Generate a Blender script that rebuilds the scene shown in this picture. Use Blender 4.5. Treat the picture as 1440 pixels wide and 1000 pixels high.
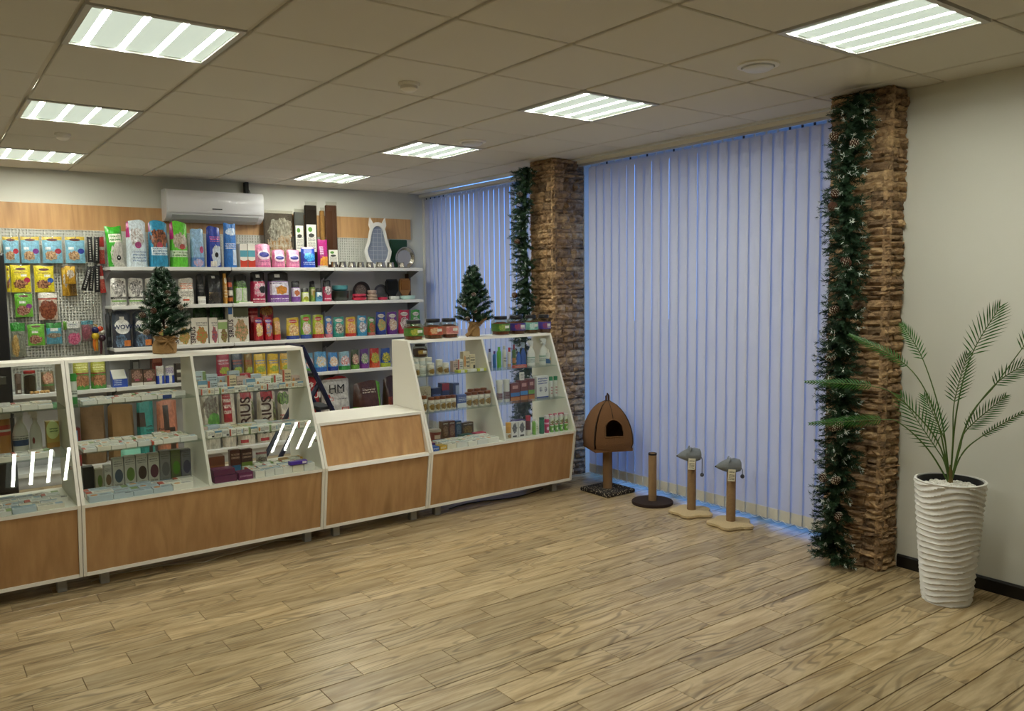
import bpy, math, random
from mathutils import Vector, Matrix, noise
for o in list(bpy.data.objects): bpy.data.objects.remove(o)
S = bpy.context.scene; COL = S.collection
PI = math.pi
# ------------------------------------------------------------------ camera, world, exposure
CAM = Vector((-1.17946, -3.35105, 1.61097)); FPX = 1144.58
RT = Vector((0.80292, -0.59597, -0.01209)); UP = Vector((0.05997, 0.06058, 0.99636)); FW = Vector((0.59307, 0.80072, -0.08438))
cd = bpy.data.cameras.new('camera'); cam = bpy.data.objects.new('camera', cd); COL.objects.link(cam)
cd.sensor_fit = 'HORIZONTAL'; cd.sensor_width = 36; cd.lens = 36 * FPX / 1440; cd.clip_start = 0.05
m3 = Matrix((RT, UP, -FW)).transposed(); m4 = m3.to_4x4(); m4.translation = CAM; cam.matrix_world = m4
S.camera = cam
W = bpy.data.worlds.new('dusk_sky'); S.world = W; W.use_nodes = True
bg = W.node_tree.nodes['Background']; bg.inputs[0].default_value = (0.13, 0.36, 1.0, 1); bg.inputs[1].default_value = 1.5
vs = S.view_settings; vs.view_transform = 'Standard'; vs.look = 'None'; vs.gamma = 1; vs.use_curve_mapping = False
vs.exposure = 0.62
STRIP = 62.0      # emission of the tubes in the ceiling panels
H = 2.653; XR = 3.2626; YB = 4.667; XL = -4.6; YF = -6.6

def at(px, py, Y):
    d = RT * ((px - 720) / FPX) + UP * ((500 - py) / FPX) + FW
    t = (Y - CAM.y) / d.y; p = CAM + d * t
    return p.x, p.z
def atz(px, py, Z):
    d = RT * ((px - 720) / FPX) + UP * ((500 - py) / FPX) + FW
    p = CAM + d * ((Z - CAM.z) / d.z); return p.x, p.y
def proj(x, y, z):
    d = Vector((x, y, z)) - CAM; w = d.dot(FW)
    if w < .05: return None
    return 720 + FPX * d.dot(RT) / w, 500 - FPX * d.dot(UP) / w

# ------------------------------------------------------------------ materials
def lin(h):
    if not isinstance(h, str): return (*h, 1) if len(h) == 3 else h
    h = h.lstrip('#'); c = [int(h[i:i + 2], 16) / 255 for i in (0, 2, 4)]
    return tuple([x / 12.92 if x <= .04045 else ((x + .055) / 1.055) ** 2.4 for x in c] + [1])
MC = {}
def nmat(name):
    m = bpy.data.materials.new(name); m.use_nodes = True
    return m, m.node_tree.nodes, m.node_tree.links, m.node_tree.nodes['Principled BSDF']
def mat(col, rough=.5, metal=0, coat=0, spec=.5, bump=0, bscale=60, var=0):
    k = ('s', col, rough, metal, coat, spec, bump, bscale, var)
    if k in MC: return MC[k]
    m, n, l, b = nmat('mat_%d' % len(MC)); MC[k] = m
    b.inputs['Base Color'].default_value = lin(col); b.inputs['Roughness'].default_value = rough
    b.inputs['Metallic'].default_value = metal; b.inputs['Coat Weight'].default_value = coat
    b.inputs['Specular IOR Level'].default_value = spec
    if bump or var:
        tc = n.new('ShaderNodeTexCoord'); t = n.new('ShaderNodeTexNoise'); t.inputs['Scale'].default_value = bscale
        t.inputs['Detail'].default_value = 4; l.new(tc.outputs['Object'], t.inputs['Vector'])
        if bump:
            bp = n.new('ShaderNodeBump'); bp.inputs['Strength'].default_value = bump; bp.inputs['Distance'].default_value = .01
            l.new(t.outputs[0], bp.inputs['Height']); l.new(bp.outputs[0], b.inputs['Normal'])
        if var:
            hs = n.new('ShaderNodeHueSaturation'); hs.inputs['Color'].default_value = lin(col)
            mr = n.new('ShaderNodeMapRange'); mr.inputs[3].default_value = 1 - var; mr.inputs[4].default_value = 1 + var
            mr.inputs[1].default_value = .3; mr.inputs[2].default_value = .7
            l.new(t.outputs[0], mr.inputs[0]); l.new(mr.outputs[0], hs.inputs['Value']); l.new(hs.outputs[0], b.inputs['Base Color'])
    return m
def emit(col, s):
    k = ('e', col, s)
    if k in MC: return MC[k]
    m, n, l, b = nmat('emit_%d' % len(MC)); MC[k] = m
    b.inputs['Base Color'].default_value = lin(col); b.inputs['Emission Color'].default_value = lin(col); b.inputs['Emission Strength'].default_value = s
    return m
def glass(tint='fcfefd', refl=.07, name='glass'):
    k = ('g', tint, refl)
    if k in MC: return MC[k]
    m, n, l, b = nmat(name); MC[k] = m; n.remove(b)
    t = n.new('ShaderNodeBsdfTransparent'); t.inputs[0].default_value = lin(tint)
    g = n.new('ShaderNodeBsdfGlossy'); g.inputs['Roughness'].default_value = .0
    lf = n.new('ShaderNodeLayerWeight'); pw = n.new('ShaderNodeMath'); pw.operation = 'POWER'; pw.inputs[1].default_value = 4.5; l.new(lf.outputs['Facing'], pw.inputs[0]); lw = n.new('ShaderNodeMath'); lw.operation = 'MULTIPLY_ADD'; lw.inputs[1].default_value = .8; lw.inputs[2].default_value = .03; l.new(pw.outputs[0], lw.inputs[0])
    mx = n.new('ShaderNodeMixShader'); l.new(lw.outputs[0], mx.inputs[0])
    l.new(t.outputs[0], mx.inputs[1]); l.new(g.outputs[0], mx.inputs[2])
    l.new(mx.outputs[0], n['Material Output'].inputs[0]); return m
def PM(base, *items, rough=.34, coat=.3, plane='xz', wr=.55):
    """printed packaging: flat print on the Generated box of the object"""
    k = ('p', base, items, rough, coat, plane, wr)
    if k in MC: return MC[k]
    m, n, l, b = nmat('print_%d' % len(MC)); MC[k] = m
    b.inputs['Roughness'].default_value = rough; b.inputs['Coat Weight'].default_value = coat; b.inputs['Coat Roughness'].default_value = .2
    tc = n.new('ShaderNodeTexCoord'); G = tc.outputs['Generated']; vi = 2 if plane == 'xz' else 1
    rgb = n.new('ShaderNodeRGB'); rgb.outputs[0].default_value = lin(base); cur = rgb.outputs[0]
    nz = n.new('ShaderNodeTexNoise'); nz.inputs['Scale'].default_value = 7; nz.inputs['Detail'].default_value = 3; l.new(G, nz.inputs['Vector'])
    def math_(op, a, c):
        q = n.new('ShaderNodeMath'); q.operation = op
        for i, z in enumerate((a, c)):
            if z is None: continue
            if isinstance(z, (int, float)): q.inputs[i].default_value = z
            else: l.new(z, q.inputs[i])
        return q.outputs[0]
    def mapped(u, v, ru, rv):
        mp = n.new('ShaderNodeMapping'); sc = [0, 0, 0]; lo = [0, 0, 0]
        sc[0] = 1 / ru; lo[0] = -u / ru; sc[vi] = 1 / rv; lo[vi] = -v / rv
        mp.inputs['Location'].default_value = lo; mp.inputs['Scale'].default_value = sc; l.new(G, mp.inputs['Vector']); return mp.outputs[0]
    def rectmask(u0, u1, v0, v1):
        a = n.new('ShaderNodeVectorMath'); a.operation = 'ABSOLUTE'
        l.new(mapped((u0 + u1) / 2, (v0 + v1) / 2, (u1 - u0) / 2, (v1 - v0) / 2), a.inputs[0])
        s = n.new('ShaderNodeSeparateXYZ'); l.new(a.outputs[0], s.inputs[0])
        return math_('LESS_THAN', math_('MAXIMUM', s.outputs[0], s.outputs[vi]), 1.0)
    for it in items:
        kd = it[0]; c2 = None
        if kd == 'r': mk = rectmask(*it[1:5]); c = it[5]
        elif kd in 'op':
            L = n.new('ShaderNodeVectorMath'); L.operation = 'LENGTH'; l.new(mapped(*it[1:5]), L.inputs[0]); d = L.outputs['Value']
            if kd == 'p': d = math_('ADD', d, math_('MULTIPLY', math_('SUBTRACT', nz.outputs[0], .5), 1.1)); c2 = it[6]
            mk = math_('LESS_THAN', d, 1.0); c = it[5]
        else:
            mk = rectmask(*it[1:5]); c = it[5]; N = it[6]
            s = n.new('ShaderNodeSeparateXYZ'); l.new(G, s.inputs[0])
            st = math_('GREATER_THAN', math_('SINE', math_('MULTIPLY', s.outputs[vi], 6.283 * N / (it[4] - it[3])), None), -.25)
            tn = n.new('ShaderNodeTexNoise'); tn.inputs['Scale'].default_value = 1; tn.inputs['Detail'].default_value = 0
            mp = n.new('ShaderNodeMapping'); sc = [0, 0, 0]; sc[0] = 34; sc[vi] = 2.2 * N / (it[4] - it[3]); mp.inputs['Scale'].default_value = sc
            l.new(G, mp.inputs['Vector']); l.new(mp.outputs[0], tn.inputs['Vector'])
            mk = math_('MULTIPLY', mk, math_('MULTIPLY', st, math_('GREATER_THAN', tn.outputs[0], .46)))
        mx = n.new('ShaderNodeMix'); mx.data_type = 'RGBA'; l.new(mk, mx.inputs[0]); l.new(cur, mx.inputs[6])
        if c2:
            m2 = n.new('ShaderNodeMix'); m2.data_type = 'RGBA'; m2.inputs[6].default_value = lin(c); m2.inputs[7].default_value = lin(c2)
            n2 = n.new('ShaderNodeTexNoise'); n2.inputs['Scale'].default_value = 13; l.new(G, n2.inputs['Vector'])
            n2.inputs['Detail'].default_value = 5; n2.inputs['Roughness'].default_value = .7
            sm = n.new('ShaderNodeMapRange'); sm.inputs[1].default_value = .4; sm.inputs[2].default_value = .6; l.new(n2.outputs[0], sm.inputs[0]); l.new(sm.outputs[0], m2.inputs[0]); l.new(m2.outputs[2], mx.inputs[7])
        else: mx.inputs[7].default_value = lin(c)
        cur = mx.outputs[2]
    if wr:
        nb = n.new('ShaderNodeTexNoise'); nb.inputs['Scale'].default_value = 9; nb.inputs['Detail'].default_value = 6; nb.inputs['Roughness'].default_value = .75; l.new(G, nb.inputs['Vector'])
        hs = n.new('ShaderNodeHueSaturation'); mr_ = n.new('ShaderNodeMapRange'); mr_.inputs[1].default_value = .36; mr_.inputs[2].default_value = .64; mr_.inputs[3].default_value = .68; mr_.inputs[4].default_value = 1.3
        l.new(nb.outputs[0], mr_.inputs[0]); l.new(mr_.outputs[0], hs.inputs['Value']); l.new(cur, hs.inputs['Color']); cur = hs.outputs[0]
    l.new(cur, b.inputs['Base Color'])
    if wr:
        bp = n.new('ShaderNodeBump'); bp.inputs['Strength'].default_value = wr; bp.inputs['Distance'].default_value = .012
        l.new(nz.outputs[0], bp.inputs['Height']); l.new(bp.outputs[0], b.inputs['Normal'])
    return m
def wood_mat(name, c1, c2, c3, scale=(1, 1, 1), rough=.42, rnd=True, knots=True, bump=.06, ring=.7, freq=95):
    """c1 light, c2 mid, c3 dark streak; grain runs along local X before scale"""
    m, n, l, b = nmat(name); b.inputs['Roughness'].default_value = rough
    tc = n.new('ShaderNodeTexCoord'); mp = n.new('ShaderNodeMapping'); mp.inputs['Scale'].default_value = scale
    l.new(tc.outputs['Object'], mp.inputs['Vector']); vec = mp.outputs[0]
    if rnd:
        oi = n.new('ShaderNodeObjectInfo'); cx = n.new('ShaderNodeCombineXYZ'); mu = n.new('ShaderNodeMath'); mu.operation = 'MULTIPLY'; mu.inputs[1].default_value = 91
        l.new(oi.outputs['Random'], mu.inputs[0]); [l.new(mu.outputs[0], cx.inputs[i]) for i in (0, 1)]
        ad = n.new('ShaderNodeVectorMath'); l.new(vec, ad.inputs[0]); l.new(cx.outputs[0], ad.inputs[1]); vec = ad.outputs[0]
    n1 = n.new('ShaderNodeTexNoise'); n1.inputs['Scale'].default_value = 1.3; n1.inputs['Detail'].default_value = .4; l.new(vec, n1.inputs['Vector'])
    rings = n.new('ShaderNodeMath'); rings.operation = 'MULTIPLY'; rings.inputs[1].default_value = freq; l.new(n1.outputs[0], rings.inputs[0])
    sn = n.new('ShaderNodeMath'); sn.operation = 'SINE'; l.new(rings.outputs[0], sn.inputs[0])
    n2 = n.new('ShaderNodeTexNoise'); n2.inputs['Scale'].default_value = 3.0; n2.inputs['Detail'].default_value = 5; n2.inputs['Roughness'].default_value = .6; l.new(vec, n2.inputs['Vector'])
    r1 = n.new('ShaderNodeValToRGB'); r1.color_ramp.elements[0].position = .36; r1.color_ramp.elements[1].position = .66
    r1.color_ramp.elements[0].color = lin(c2); r1.color_ramp.elements[1].color = lin(c1); l.new(n2.outputs[0], r1.inputs[0])
    mx = n.new('ShaderNodeMix'); mx.data_type = 'RGBA'; mr = n.new('ShaderNodeMapRange'); mr.inputs[1].default_value = .2; mr.inputs[2].default_value = 1.0; mr.inputs[4].default_value = ring
    l.new(sn.outputs[0], mr.inputs[0])
    n4 = n.new('ShaderNodeTexNoise'); n4.inputs['Scale'].default_value = .9; l.new(vec, n4.inputs['Vector'])
    g4 = n.new('ShaderNodeMapRange'); g4.inputs[1].default_value = .4; g4.inputs[2].default_value = .55; l.new(n4.outputs[0], g4.inputs[0])
    mm = n.new('ShaderNodeMath'); mm.operation = 'MULTIPLY'; l.new(mr.outputs[0], mm.inputs[0]); l.new(g4.outputs[0], mm.inputs[1])
    l.new(mm.outputs[0], mx.inputs[0]); l.new(r1.outputs[0], mx.inputs[6]); mx.inputs[7].default_value = lin(c3); cur = mx.outputs[2]
    if knots:
        n3 = n.new('ShaderNodeTexNoise'); n3.inputs['Scale'].default_value = 1.15; n3.inputs['Detail'].default_value = 1; l.new(vec, n3.inputs['Vector'])
        k = n.new('ShaderNodeMapRange'); k.inputs[1].default_value = .66; k.inputs[2].default_value = .74; k.inputs[4].default_value = .6; l.new(n3.outputs[0], k.inputs[0])
        m2 = n.new('ShaderNodeMix'); m2.data_type = 'RGBA'; l.new(k.outputs[0], m2.inputs[0]); l.new(cur, m2.inputs[6]); m2.inputs[7].default_value = lin(c3); cur = m2.outputs[2]
    if rnd:
        hs = n.new('ShaderNodeHueSaturation'); r = n.new('ShaderNodeMapRange'); r.inputs[3].default_value = .8; r.inputs[4].default_value = 1.16
        l.new(oi.outputs['Random'], r.inputs[0]); l.new(r.outputs[0], hs.inputs['Value']); l.new(cur, hs.inputs['Color']); cur = hs.outputs[0]
    l.new(cur, b.inputs['Base Color'])
    bp = n.new('ShaderNodeBump'); bp.inputs['Strength'].default_value = bump; bp.inputs['Distance'].default_value = .003; l.new(n2.outputs[0], bp.inputs['Height']); l.new(bp.outputs[0], b.inputs['Normal'])
    return m

WHITE = mat('ece8dc', .38); WHITE2 = mat('e4e4e0', .3); BLACK = mat('0c0c0d', .55); CHROME = mat('c8c8c8', .12, 1); STEEL = mat('b9b4aa', .2, 1)
GREY = mat('7d7d80', .6); DGREY = mat('2a2a2e', .5); PAPER = mat('f1eee2', .7); GLASS = glass(); SHELFGLASS = glass('f3faf7', name='shelf_glass')
WALL = mat('dcdcd2', .85, bump=.03, bscale=120); GPANEL = mat('c4c4c4', .55)
OAK = wood_mat('oak_laminate', 'c79d6c', 'b2875a', '8a633a', (5.0, 5.0, .5), .4, True, True, .03, .2, 50)
FLOORM = wood_mat('floor_plank', 'c6b28c', '9f8760', '48361f', (1.1, 8.0, 1), .33, True, True, .08, .55, 75)

# ------------------------------------------------------------------ mesh helpers
class MB:
    def __init__(s): s.v = []; s.f = []; s.mi = []; s.k = 0
    def add(s, vs, fs):
        o = len(s.v); s.v += [tuple(p) for p in vs]; s.f += [tuple(i + o for i in f) for f in fs]; s.mi += [s.k] * len(fs); return s
    def m(s, k): s.k = k; return s
    def hexa(s, p): return s.add(p, [(3, 2, 1, 0), (4, 5, 6, 7), (0, 1, 5, 4), (1, 2, 6, 5), (2, 3, 7, 6), (3, 0, 4, 7)])
    def box(s, x0, x1, y0, y1, z0, z1): return s.hexa([(x0, y0, z0), (x1, y0, z0), (x1, y1, z0), (x0, y1, z0), (x0, y0, z1), (x1, y0, z1), (x1, y1, z1), (x0, y1, z1)])
    def cbox(s, x0, x1, y0, y1, z0, z1, b=.003):
        """box with chamfered edges"""
        b = min(b, (x1 - x0) * .3, (y1 - y0) * .3, (z1 - z0) * .3)
        X, Y, Z = (x0, x1), (y0, y1), (z0, z1); V = []; I = {}
        for i in (0, 1):
            for j in (0, 1):
                for k in (0, 1):
                    sx, sy, sz = [1 - 2 * q for q in (i, j, k)]
                    for a in range(3):
                        I[i, j, k, a] = len(V)
                        V.append((X[i] + (b * sx if a != 0 else 0), Y[j] + (b * sy if a != 1 else 0), Z[k] + (b * sz if a != 2 else 0)))
        F = []
        for a, (p, q) in enumerate(((1, 2), (2, 0), (0, 1))):
            for e in (0, 1):
                def key(u, w):
                    t = [0, 0, 0]; t[a] = e; t[p] = u; t[q] = w; return I[t[0], t[1], t[2], a]
                f = [key(0, 0), key(1, 0), key(1, 1), key(0, 1)]; F.append(f if e else f[::-1])
        for a in range(3):
            p, q = (a + 1) % 3, (a + 2) % 3
            for u in (0, 1):
                for w in (0, 1):
                    def key(t_, ax):
                        t = [0, 0, 0]; t[a] = t_; t[p] = u; t[q] = w; return I[t[0], t[1], t[2], ax]
                    f = [key(0, p), key(1, p), key(1, q), key(0, q)]; F.append(f if (u + w) % 2 else f[::-1])
        for (i, j, k) in [(i, j, k) for i in (0, 1) for j in (0, 1) for k in (0, 1)]:
            f = [I[i, j, k, a] for a in range(3)]; F.append(f if (i + j + k) % 2 else f[::-1])
        return s.add(V, F)
    def prism(s, poly, ax, a0, a1):
        """poly of 2-D points extruded along axis ax"""
        def P(q, a): return {0: (a, q[0], q[1]), 1: (q[0], a, q[1]), 2: (q[0], q[1], a)}[ax]
        n = len(poly); V = [P(q, a0) for q in poly] + [P(q, a1) for q in poly]
        return s.add(V, [tuple(range(n))[::-1], tuple(range(n, 2 * n))] + [(i, (i + 1) % n, n + (i + 1) % n, n + i) for i in range(n)])
    def lathe(s, prof, n=20, c=(0, 0, 0), sx=1, sy=1, fn=None, caps=True):
        V = []; F = []
        for r, z in prof:
            for i in range(n):
                a = 2 * PI * i / n; rr = r * (fn(a, z) if fn else 1); V.append((c[0] + rr * math.cos(a) * sx, c[1] + rr * math.sin(a) * sy, c[2] + z))
        m = len(prof)
        for j in range(m - 1):
            for i in range(n): F.append((j * n + i, j * n + (i + 1) % n, (j + 1) * n + (i + 1) % n, (j + 1) * n + i))
        if caps and prof[0][0] > 1e-4: F.append(tuple(range(n))[::-1])
        if caps and prof[-1][0] > 1e-4: F.append(tuple((m - 1) * n + i for i in range(n)))
        return s.add(V, F)
    def tube(s, pts, r, n=6, closed=False):
        pts = [Vector(p) for p in pts]; V = []; F = []; N = len(pts)
        for i, p in enumerate(pts):
            t = (pts[min(i + 1, N - 1)] - pts[max(i - 1, 0)]).normalized()
            a = Vector((0, 0, 1)) if abs(t.z) < .9 else Vector((1, 0, 0)); u = t.cross(a).normalized(); w = t.cross(u)
            rr = r[i] if isinstance(r, (list, tuple)) else r
            for k in range(n): q = 2 * PI * k / n; V.append(p + u * (rr * math.cos(q)) + w * (rr * math.sin(q)))
        for i in range(N - 1):
            for k in range(n): F.append((i * n + k, i * n + (k + 1) % n, (i + 1) * n + (k + 1) % n, (i + 1) * n + k))
        F += [tuple(range(n)), tuple((N - 1) * n + k for k in range(n))[::-1]]
        return s.add(V, F)
    def ball(s, c, r, n=8, m=6, sz=1):
        return s.lathe([(max(1e-5, r * math.sin(PI * j / m)), -r * sz * math.cos(PI * j / m)) for j in range(m + 1)], n, c)
    def mesh(s, name):
        me = bpy.data.meshes.new(name); me.from_pydata(s.v, [], s.f); me.polygons.foreach_set('material_index', s.mi); me.update(); return me
    def build(s, name, mats, parent=None, loc=None, rot=None, smooth=False):
        me = s.mesh(name)
        for q in (mats if isinstance(mats, (list, tuple)) else [mats]): me.materials.append(q)
        if smooth:
            me.polygons.foreach_set('use_smooth', [True] * len(me.polygons))
            try: me.set_sharp_from_angle(angle=math.radians(40))
            except Exception: pass
        return obj(name, me, parent, loc, rot)
def obj(name, me, parent=None, loc=None, rot=None):
    o = bpy.data.objects.new(name, me); COL.objects.link(o)
    if loc: o.location = loc
    if rot: o.rotation_euler = rot
    if parent: o.parent = parent
    return o
def tag(o, label, cat, group=None):
    o['label'] = label; o['category'] = cat
    if group: o['group'] = group
    return o
def thing(name, label, cat, loc=(0, 0, 0), rz=0, group=None):
    o = obj(name, None, None, loc, (0, 0, rz)); o.empty_display_size = .05; return tag(o, label, cat, group)
def struct(o): o['kind'] = 'structure'; return o
def dup(root, loc, rz=None, label=None, group=None):
    r = root.copy(); COL.objects.link(r); r.location = loc
    if rz is not None: r.rotation_euler = (0, 0, rz)
    if label: r['label'] = label
    if group: r['group'] = group
    for ch in root.children:
        c = ch.copy(); COL.objects.link(c); c.parent = r
        for g in ch.children: d = g.copy(); COL.objects.link(d); d.parent = c
    return r
TXT = {}
def text(s, size, mtl, parent, loc, rot=(PI / 2, 0, 0), name='lettering', bold=0):
    k = (s, bold)
    if k not in TXT:
        cu = bpy.data.curves.new('lettering', 'FONT'); cu.body = s; cu.size = 1; cu.align_x = 'CENTER'; cu.align_y = 'CENTER'; cu.extrude = .01; cu.offset = bold; cu.resolution_u = 3
        t = bpy.data.objects.new('t', cu); COL.objects.link(t); bpy.context.view_layer.update()
        TXT[k] = bpy.data.meshes.new_from_object(t.evaluated_get(bpy.context.evaluated_depsgraph_get())); bpy.data.objects.remove(t)
    me = TXT[k].copy(); me.materials.clear(); me.materials.append(mtl)
    for v in me.vertices: v.co *= size
    return obj(name, me, parent, loc, rot)

# ------------------------------------------------------------------ the room shell
def slab(name, *b, m=WALL): return struct(MB().box(*b).build(name, m))
SUB = mat('9a835c', .8)
floor = slab('floor', XL - .1, 3.85, YF - .1, YB + .1, -.12, -.006, m=SUB)
slab('wall_back', XL, 3.85, YB, YB + .12, 0, H + .2); slab('wall_left', XL - .12, XL, YF, YB, 0, H + .2)
slab('wall_front', XL, 3.85, YF - .12, YF, 0, H + .2); slab('wall_right', XR, 3.8, YF, -.66, 0, H + .2)
slab('wall_pier', 3.44, 3.8, 1.84, 2.17, 0, H + .2); slab('wall_corner', 3.56, 3.8, 4.52, YB, 0, H + .2)
struct(MB().box(3.85, 30, -20, 25, -.2, -.13).build('ground_outside', mat('6d7076', .9)))
struct(MB().prism([(XR - .014, 0), (XR - .014, .062), (XR - .008, .072), (XR, .072), (XR, 0)], 1, YF, -1.02).build('baseboard_right', mat('120f0d', .35)))
struct(MB().box(XL, XL + .014, YF, YB, 0, .072).build('baseboard_left', mat('120f0d', .35)))
struct(MB().box(-1.0, 3.36, YB - .026, YB - .0005, 2.145, 2.365).build('trim_1', OAK))
struct(MB().box(3.53, 3.585, YB - .03, YB - .0005, 0, H - .05).build('trim_2', WHITE))
# floor planks: 0.58 x 0.1425 m, laid along X in steps of a third
PL, PW = .578, .1425
def plank_mesh(L, w=PW, g=.0021):
    return MB().cbox(g * .5, L - g * .5, g, w - g, -.006, 0, .0012).mesh('plank')
pm = plank_mesh(PL); pm.materials.append(FLOORM)
cand = []; rest = MB(); row = 0; y = YF
r0 = math.floor((YF + .905) / PW)
for r in range(r0, int((YB + .905) / PW) + 1):
    y0 = -.905 - PW + r * PW if False else -.905 + r * PW
    off = (1.589 - .197 * (-1 - r)) % PL
    x = off - PL * (int((off - XL) / PL) + 1)
    while x < 3.8:
        c = (x + PL / 2, y0 + PW / 2, 0); cs = [proj(x + a * PL, y0 + b * PW, 0) for a in (0, 1) for b in (0, 1)]
        area = 0
        if all(cs):
            us = [min(1440, max(0, q[0])) for q in cs]; ws = [min(1000, max(0, q[1])) for q in cs]
            a_ = lambda p, q, t: abs((us[q] - us[p]) * (ws[t] - ws[p]) - (us[t] - us[p]) * (ws[q] - ws[p])) / 2
            area = a_(0, 1, 3) + a_(0, 3, 2)
            if c[1] > 1.75 or (c[1] > 1.5 and c[0] < 2.9): area *= .05
        if y0 + PW < YB and y0 > YF: cand.append((area, x, y0))
        x += PL
cand.sort(reverse=True)
for i, (a, x, y0) in enumerate(cand):
    if i < 300: obj('floor_plank', pm, floor, (x, y0, 0))
    else: rest.box(x + .0012, min(x + PL - .0012, 3.85), y0 + .0012, y0 + PW - .0012, -.0055, 0)
ro = rest.build('floor_planks', FLOORM, floor); ro['kind'] = 'stuff'
# ceiling: slab above, T-grid, tiles each a piece
CEIL = mat('dcd8cc', .95, bump=.05, bscale=200); BAR = mat('cfc9bb', .6)
ceil = slab('ceiling', XL, 3.85, YF, YB, H + .1, H + .2, m=CEIL)
tm = MB().cbox(.0125, .5875, .006, .594, 0, .016, .004).mesh('ceiling_tile'); tm.materials.append(CEIL)
LIGHTS = [(-1, 6), (-1, 3), (-1, 0), (3, 6), (3, 3), (3, 0), (3, -3), (-1, -3)]   # the last one is above the frame, mirrored in the counter glass
for i in range(-8, 6):
    for j in range(-11, 8):
        if (i, j) in LIGHTS: continue
        x0, x1, y0, y1 = .6 * i, .6 * i + .6, .6 * j, .6 * j + .6
        if x1 > 3.42 or y1 > YB or x0 < XL or y0 < YF:
            cx0, cx1, cy0, cy1 = max(x0, XL), min(x1, 3.42), max(y0, YF), min(y1, YB)
            if cx1 - cx0 > .05 and cy1 - cy0 > .05: MB().cbox(cx0 + .006, cx1 - .004, cy0 + .006, cy1 - .004, H, H + .016, .004).build('ceiling_tile', CEIL, ceil)
        else: obj('ceiling_tile', tm, ceil, (x0, y0, H))
for i in range(-7, 6): MB().box(.6 * i - .012, .6 * i + .012, YF, YB, H + .012, H + .05).build('grid_bar', BAR, ceil)
for j in range(-10, 8): MB().box(XL, 3.42, .6 * j - .012, .6 * j + .012, H + .013, H + .05).build('grid_bar', BAR, ceil)
struct(MB().box(3.30, 3.44, -.655, 4.6, H - .012, H + .05).build('trim_3', WALL))
# windows behind the blinds
FR = mat('d8d8d8', .4)
for k, (a, b) in enumerate(((-.66, 1.84), (2.17, 4.52))):
    w = MB(); x0, x1 = 3.62, 3.68
    for q in (0, 1 / 3, 2 / 3, 1): yy = a + (b - a) * q; w.box(x0, x1, max(a, yy - .03), min(b, yy + .03), 0, H)
    for z in (0, H - .06): w.box(x0 + .005, x1 - .005, a, b, z, z + .06)
    wo = struct(w.build('window_%d' % (k + 1), FR))
    for q in range(3): MB().box(3.645, 3.651, a + (b - a) * q / 3 + .02, a + (b - a) * (q + 1) / 3 - .02, .04, H - .03).build('pane', GLASS, wo)

# ------------------------------------------------------------------ ceiling panels, detectors, round fittings
TUBE = emit('fafaec', STRIP); DIFF = emit('c9d6c8', .55)
def panel():
    t = thing('ceiling_light', '', 'light', (0, 0, 0), 0, 'recessed square light panels in the tile ceiling')
    w = MB(); w.box(.006, .594, .006, .03, -.004, .05).box(.006, .594, .57, .594, -.004, .05).box(.006, .03, .03, .57, -.004, .05).box(.57, .594, .03, .57, -.004, .05)
    w.build('frame', mat('c9c9c4', .4), t)
    ed = [.03] + [.09 + q * .14 + s for q in range(4) for s in (-.014, .014)] + [.57]
    for q in range(0, 10, 2): MB().box(ed[q], ed[q + 1], .03, .57, .006, .03).build('diffuser', DIFF, t)
    for q in range(4):
        xx = .09 + q * .14
        MB().box(xx - .0135, xx + .0135, .032, .568, .007, .02).build('tube', TUBE, t)
    return t
p0 = panel(); first = True
for (i, j) in LIGHTS:
    od = {6: 'first', 3: 'second', 0: 'third', -3: 'fourth'}[j]
    lb = '%s lit ceiling panel from the back wall in the row %s' % (od, {3: 'nearest the blinds', -1: 'leading to the pegboard'}[i])
    o = p0 if first else dup(p0, (0, 0, 0)); first = False
    o.location = (.6 * i, .6 * j, H); o['label'] = lb
    if (i, j) == (-1, -3):
        o.name = 'ceiling_light_offscreen'; cnt = {}
        for c in o.children:
            kd = c.name.split('.')[0]; cnt[kd] = cnt.get(kd, -1) + 1
            c.name = kd + ('_' + ('first', 'second', 'third', 'fourth', 'fifth')[cnt[kd]] if kd != 'frame' else '') + '_offscreen'
def ceil_xy(px, py): return atz(px, py, H)
for px, py, r, lb in ((575, 117, .055, 'white smoke detector on a ceiling tile between the two columns of light panels'), (88, 188, .05, 'small white smoke detector on the ceiling beside a light panel near the pegboard')):
    x, y = ceil_xy(px, py); t = thing('smoke_detector', lb, 'detector', (x, y, H), 0, 'ceiling smoke detectors')
    MB().lathe([(r, .0), (r, -.012), (r * .95, -.016)], 24).build('base', WHITE, t, smooth=True)
    MB().lathe([(r * .8, -.014), (r * .8, -.03), (r * .45, -.042), (.001, -.044)], 24).build('sensor', WHITE, t, smooth=True)
for px, py, r, lb in ((1066, 91, .10, 'round white ceiling fitting with flat disc close to the stone pillar by the palm'), (664, 199, .10, 'round white ceiling fitting with flat disc beside a light panel near the far pillar')):
    x, y = ceil_xy(px, py); t = thing('round_ceiling_fitting', lb, 'ceiling fitting', (x, y, H), 0, 'round ceiling fittings')
    MB().lathe([(r, 0), (r * .98, -.008), (r * .78, -.012), (r * .76, 0)], 32, caps=False).build('ring', WHITE, t, smooth=True)
    MB().lathe([(r * .7, -.0), (r * .72, -.018), (r * .6, -.026), (.001, -.028)], 32).build('disc', WHITE2, t, smooth=True)

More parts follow.
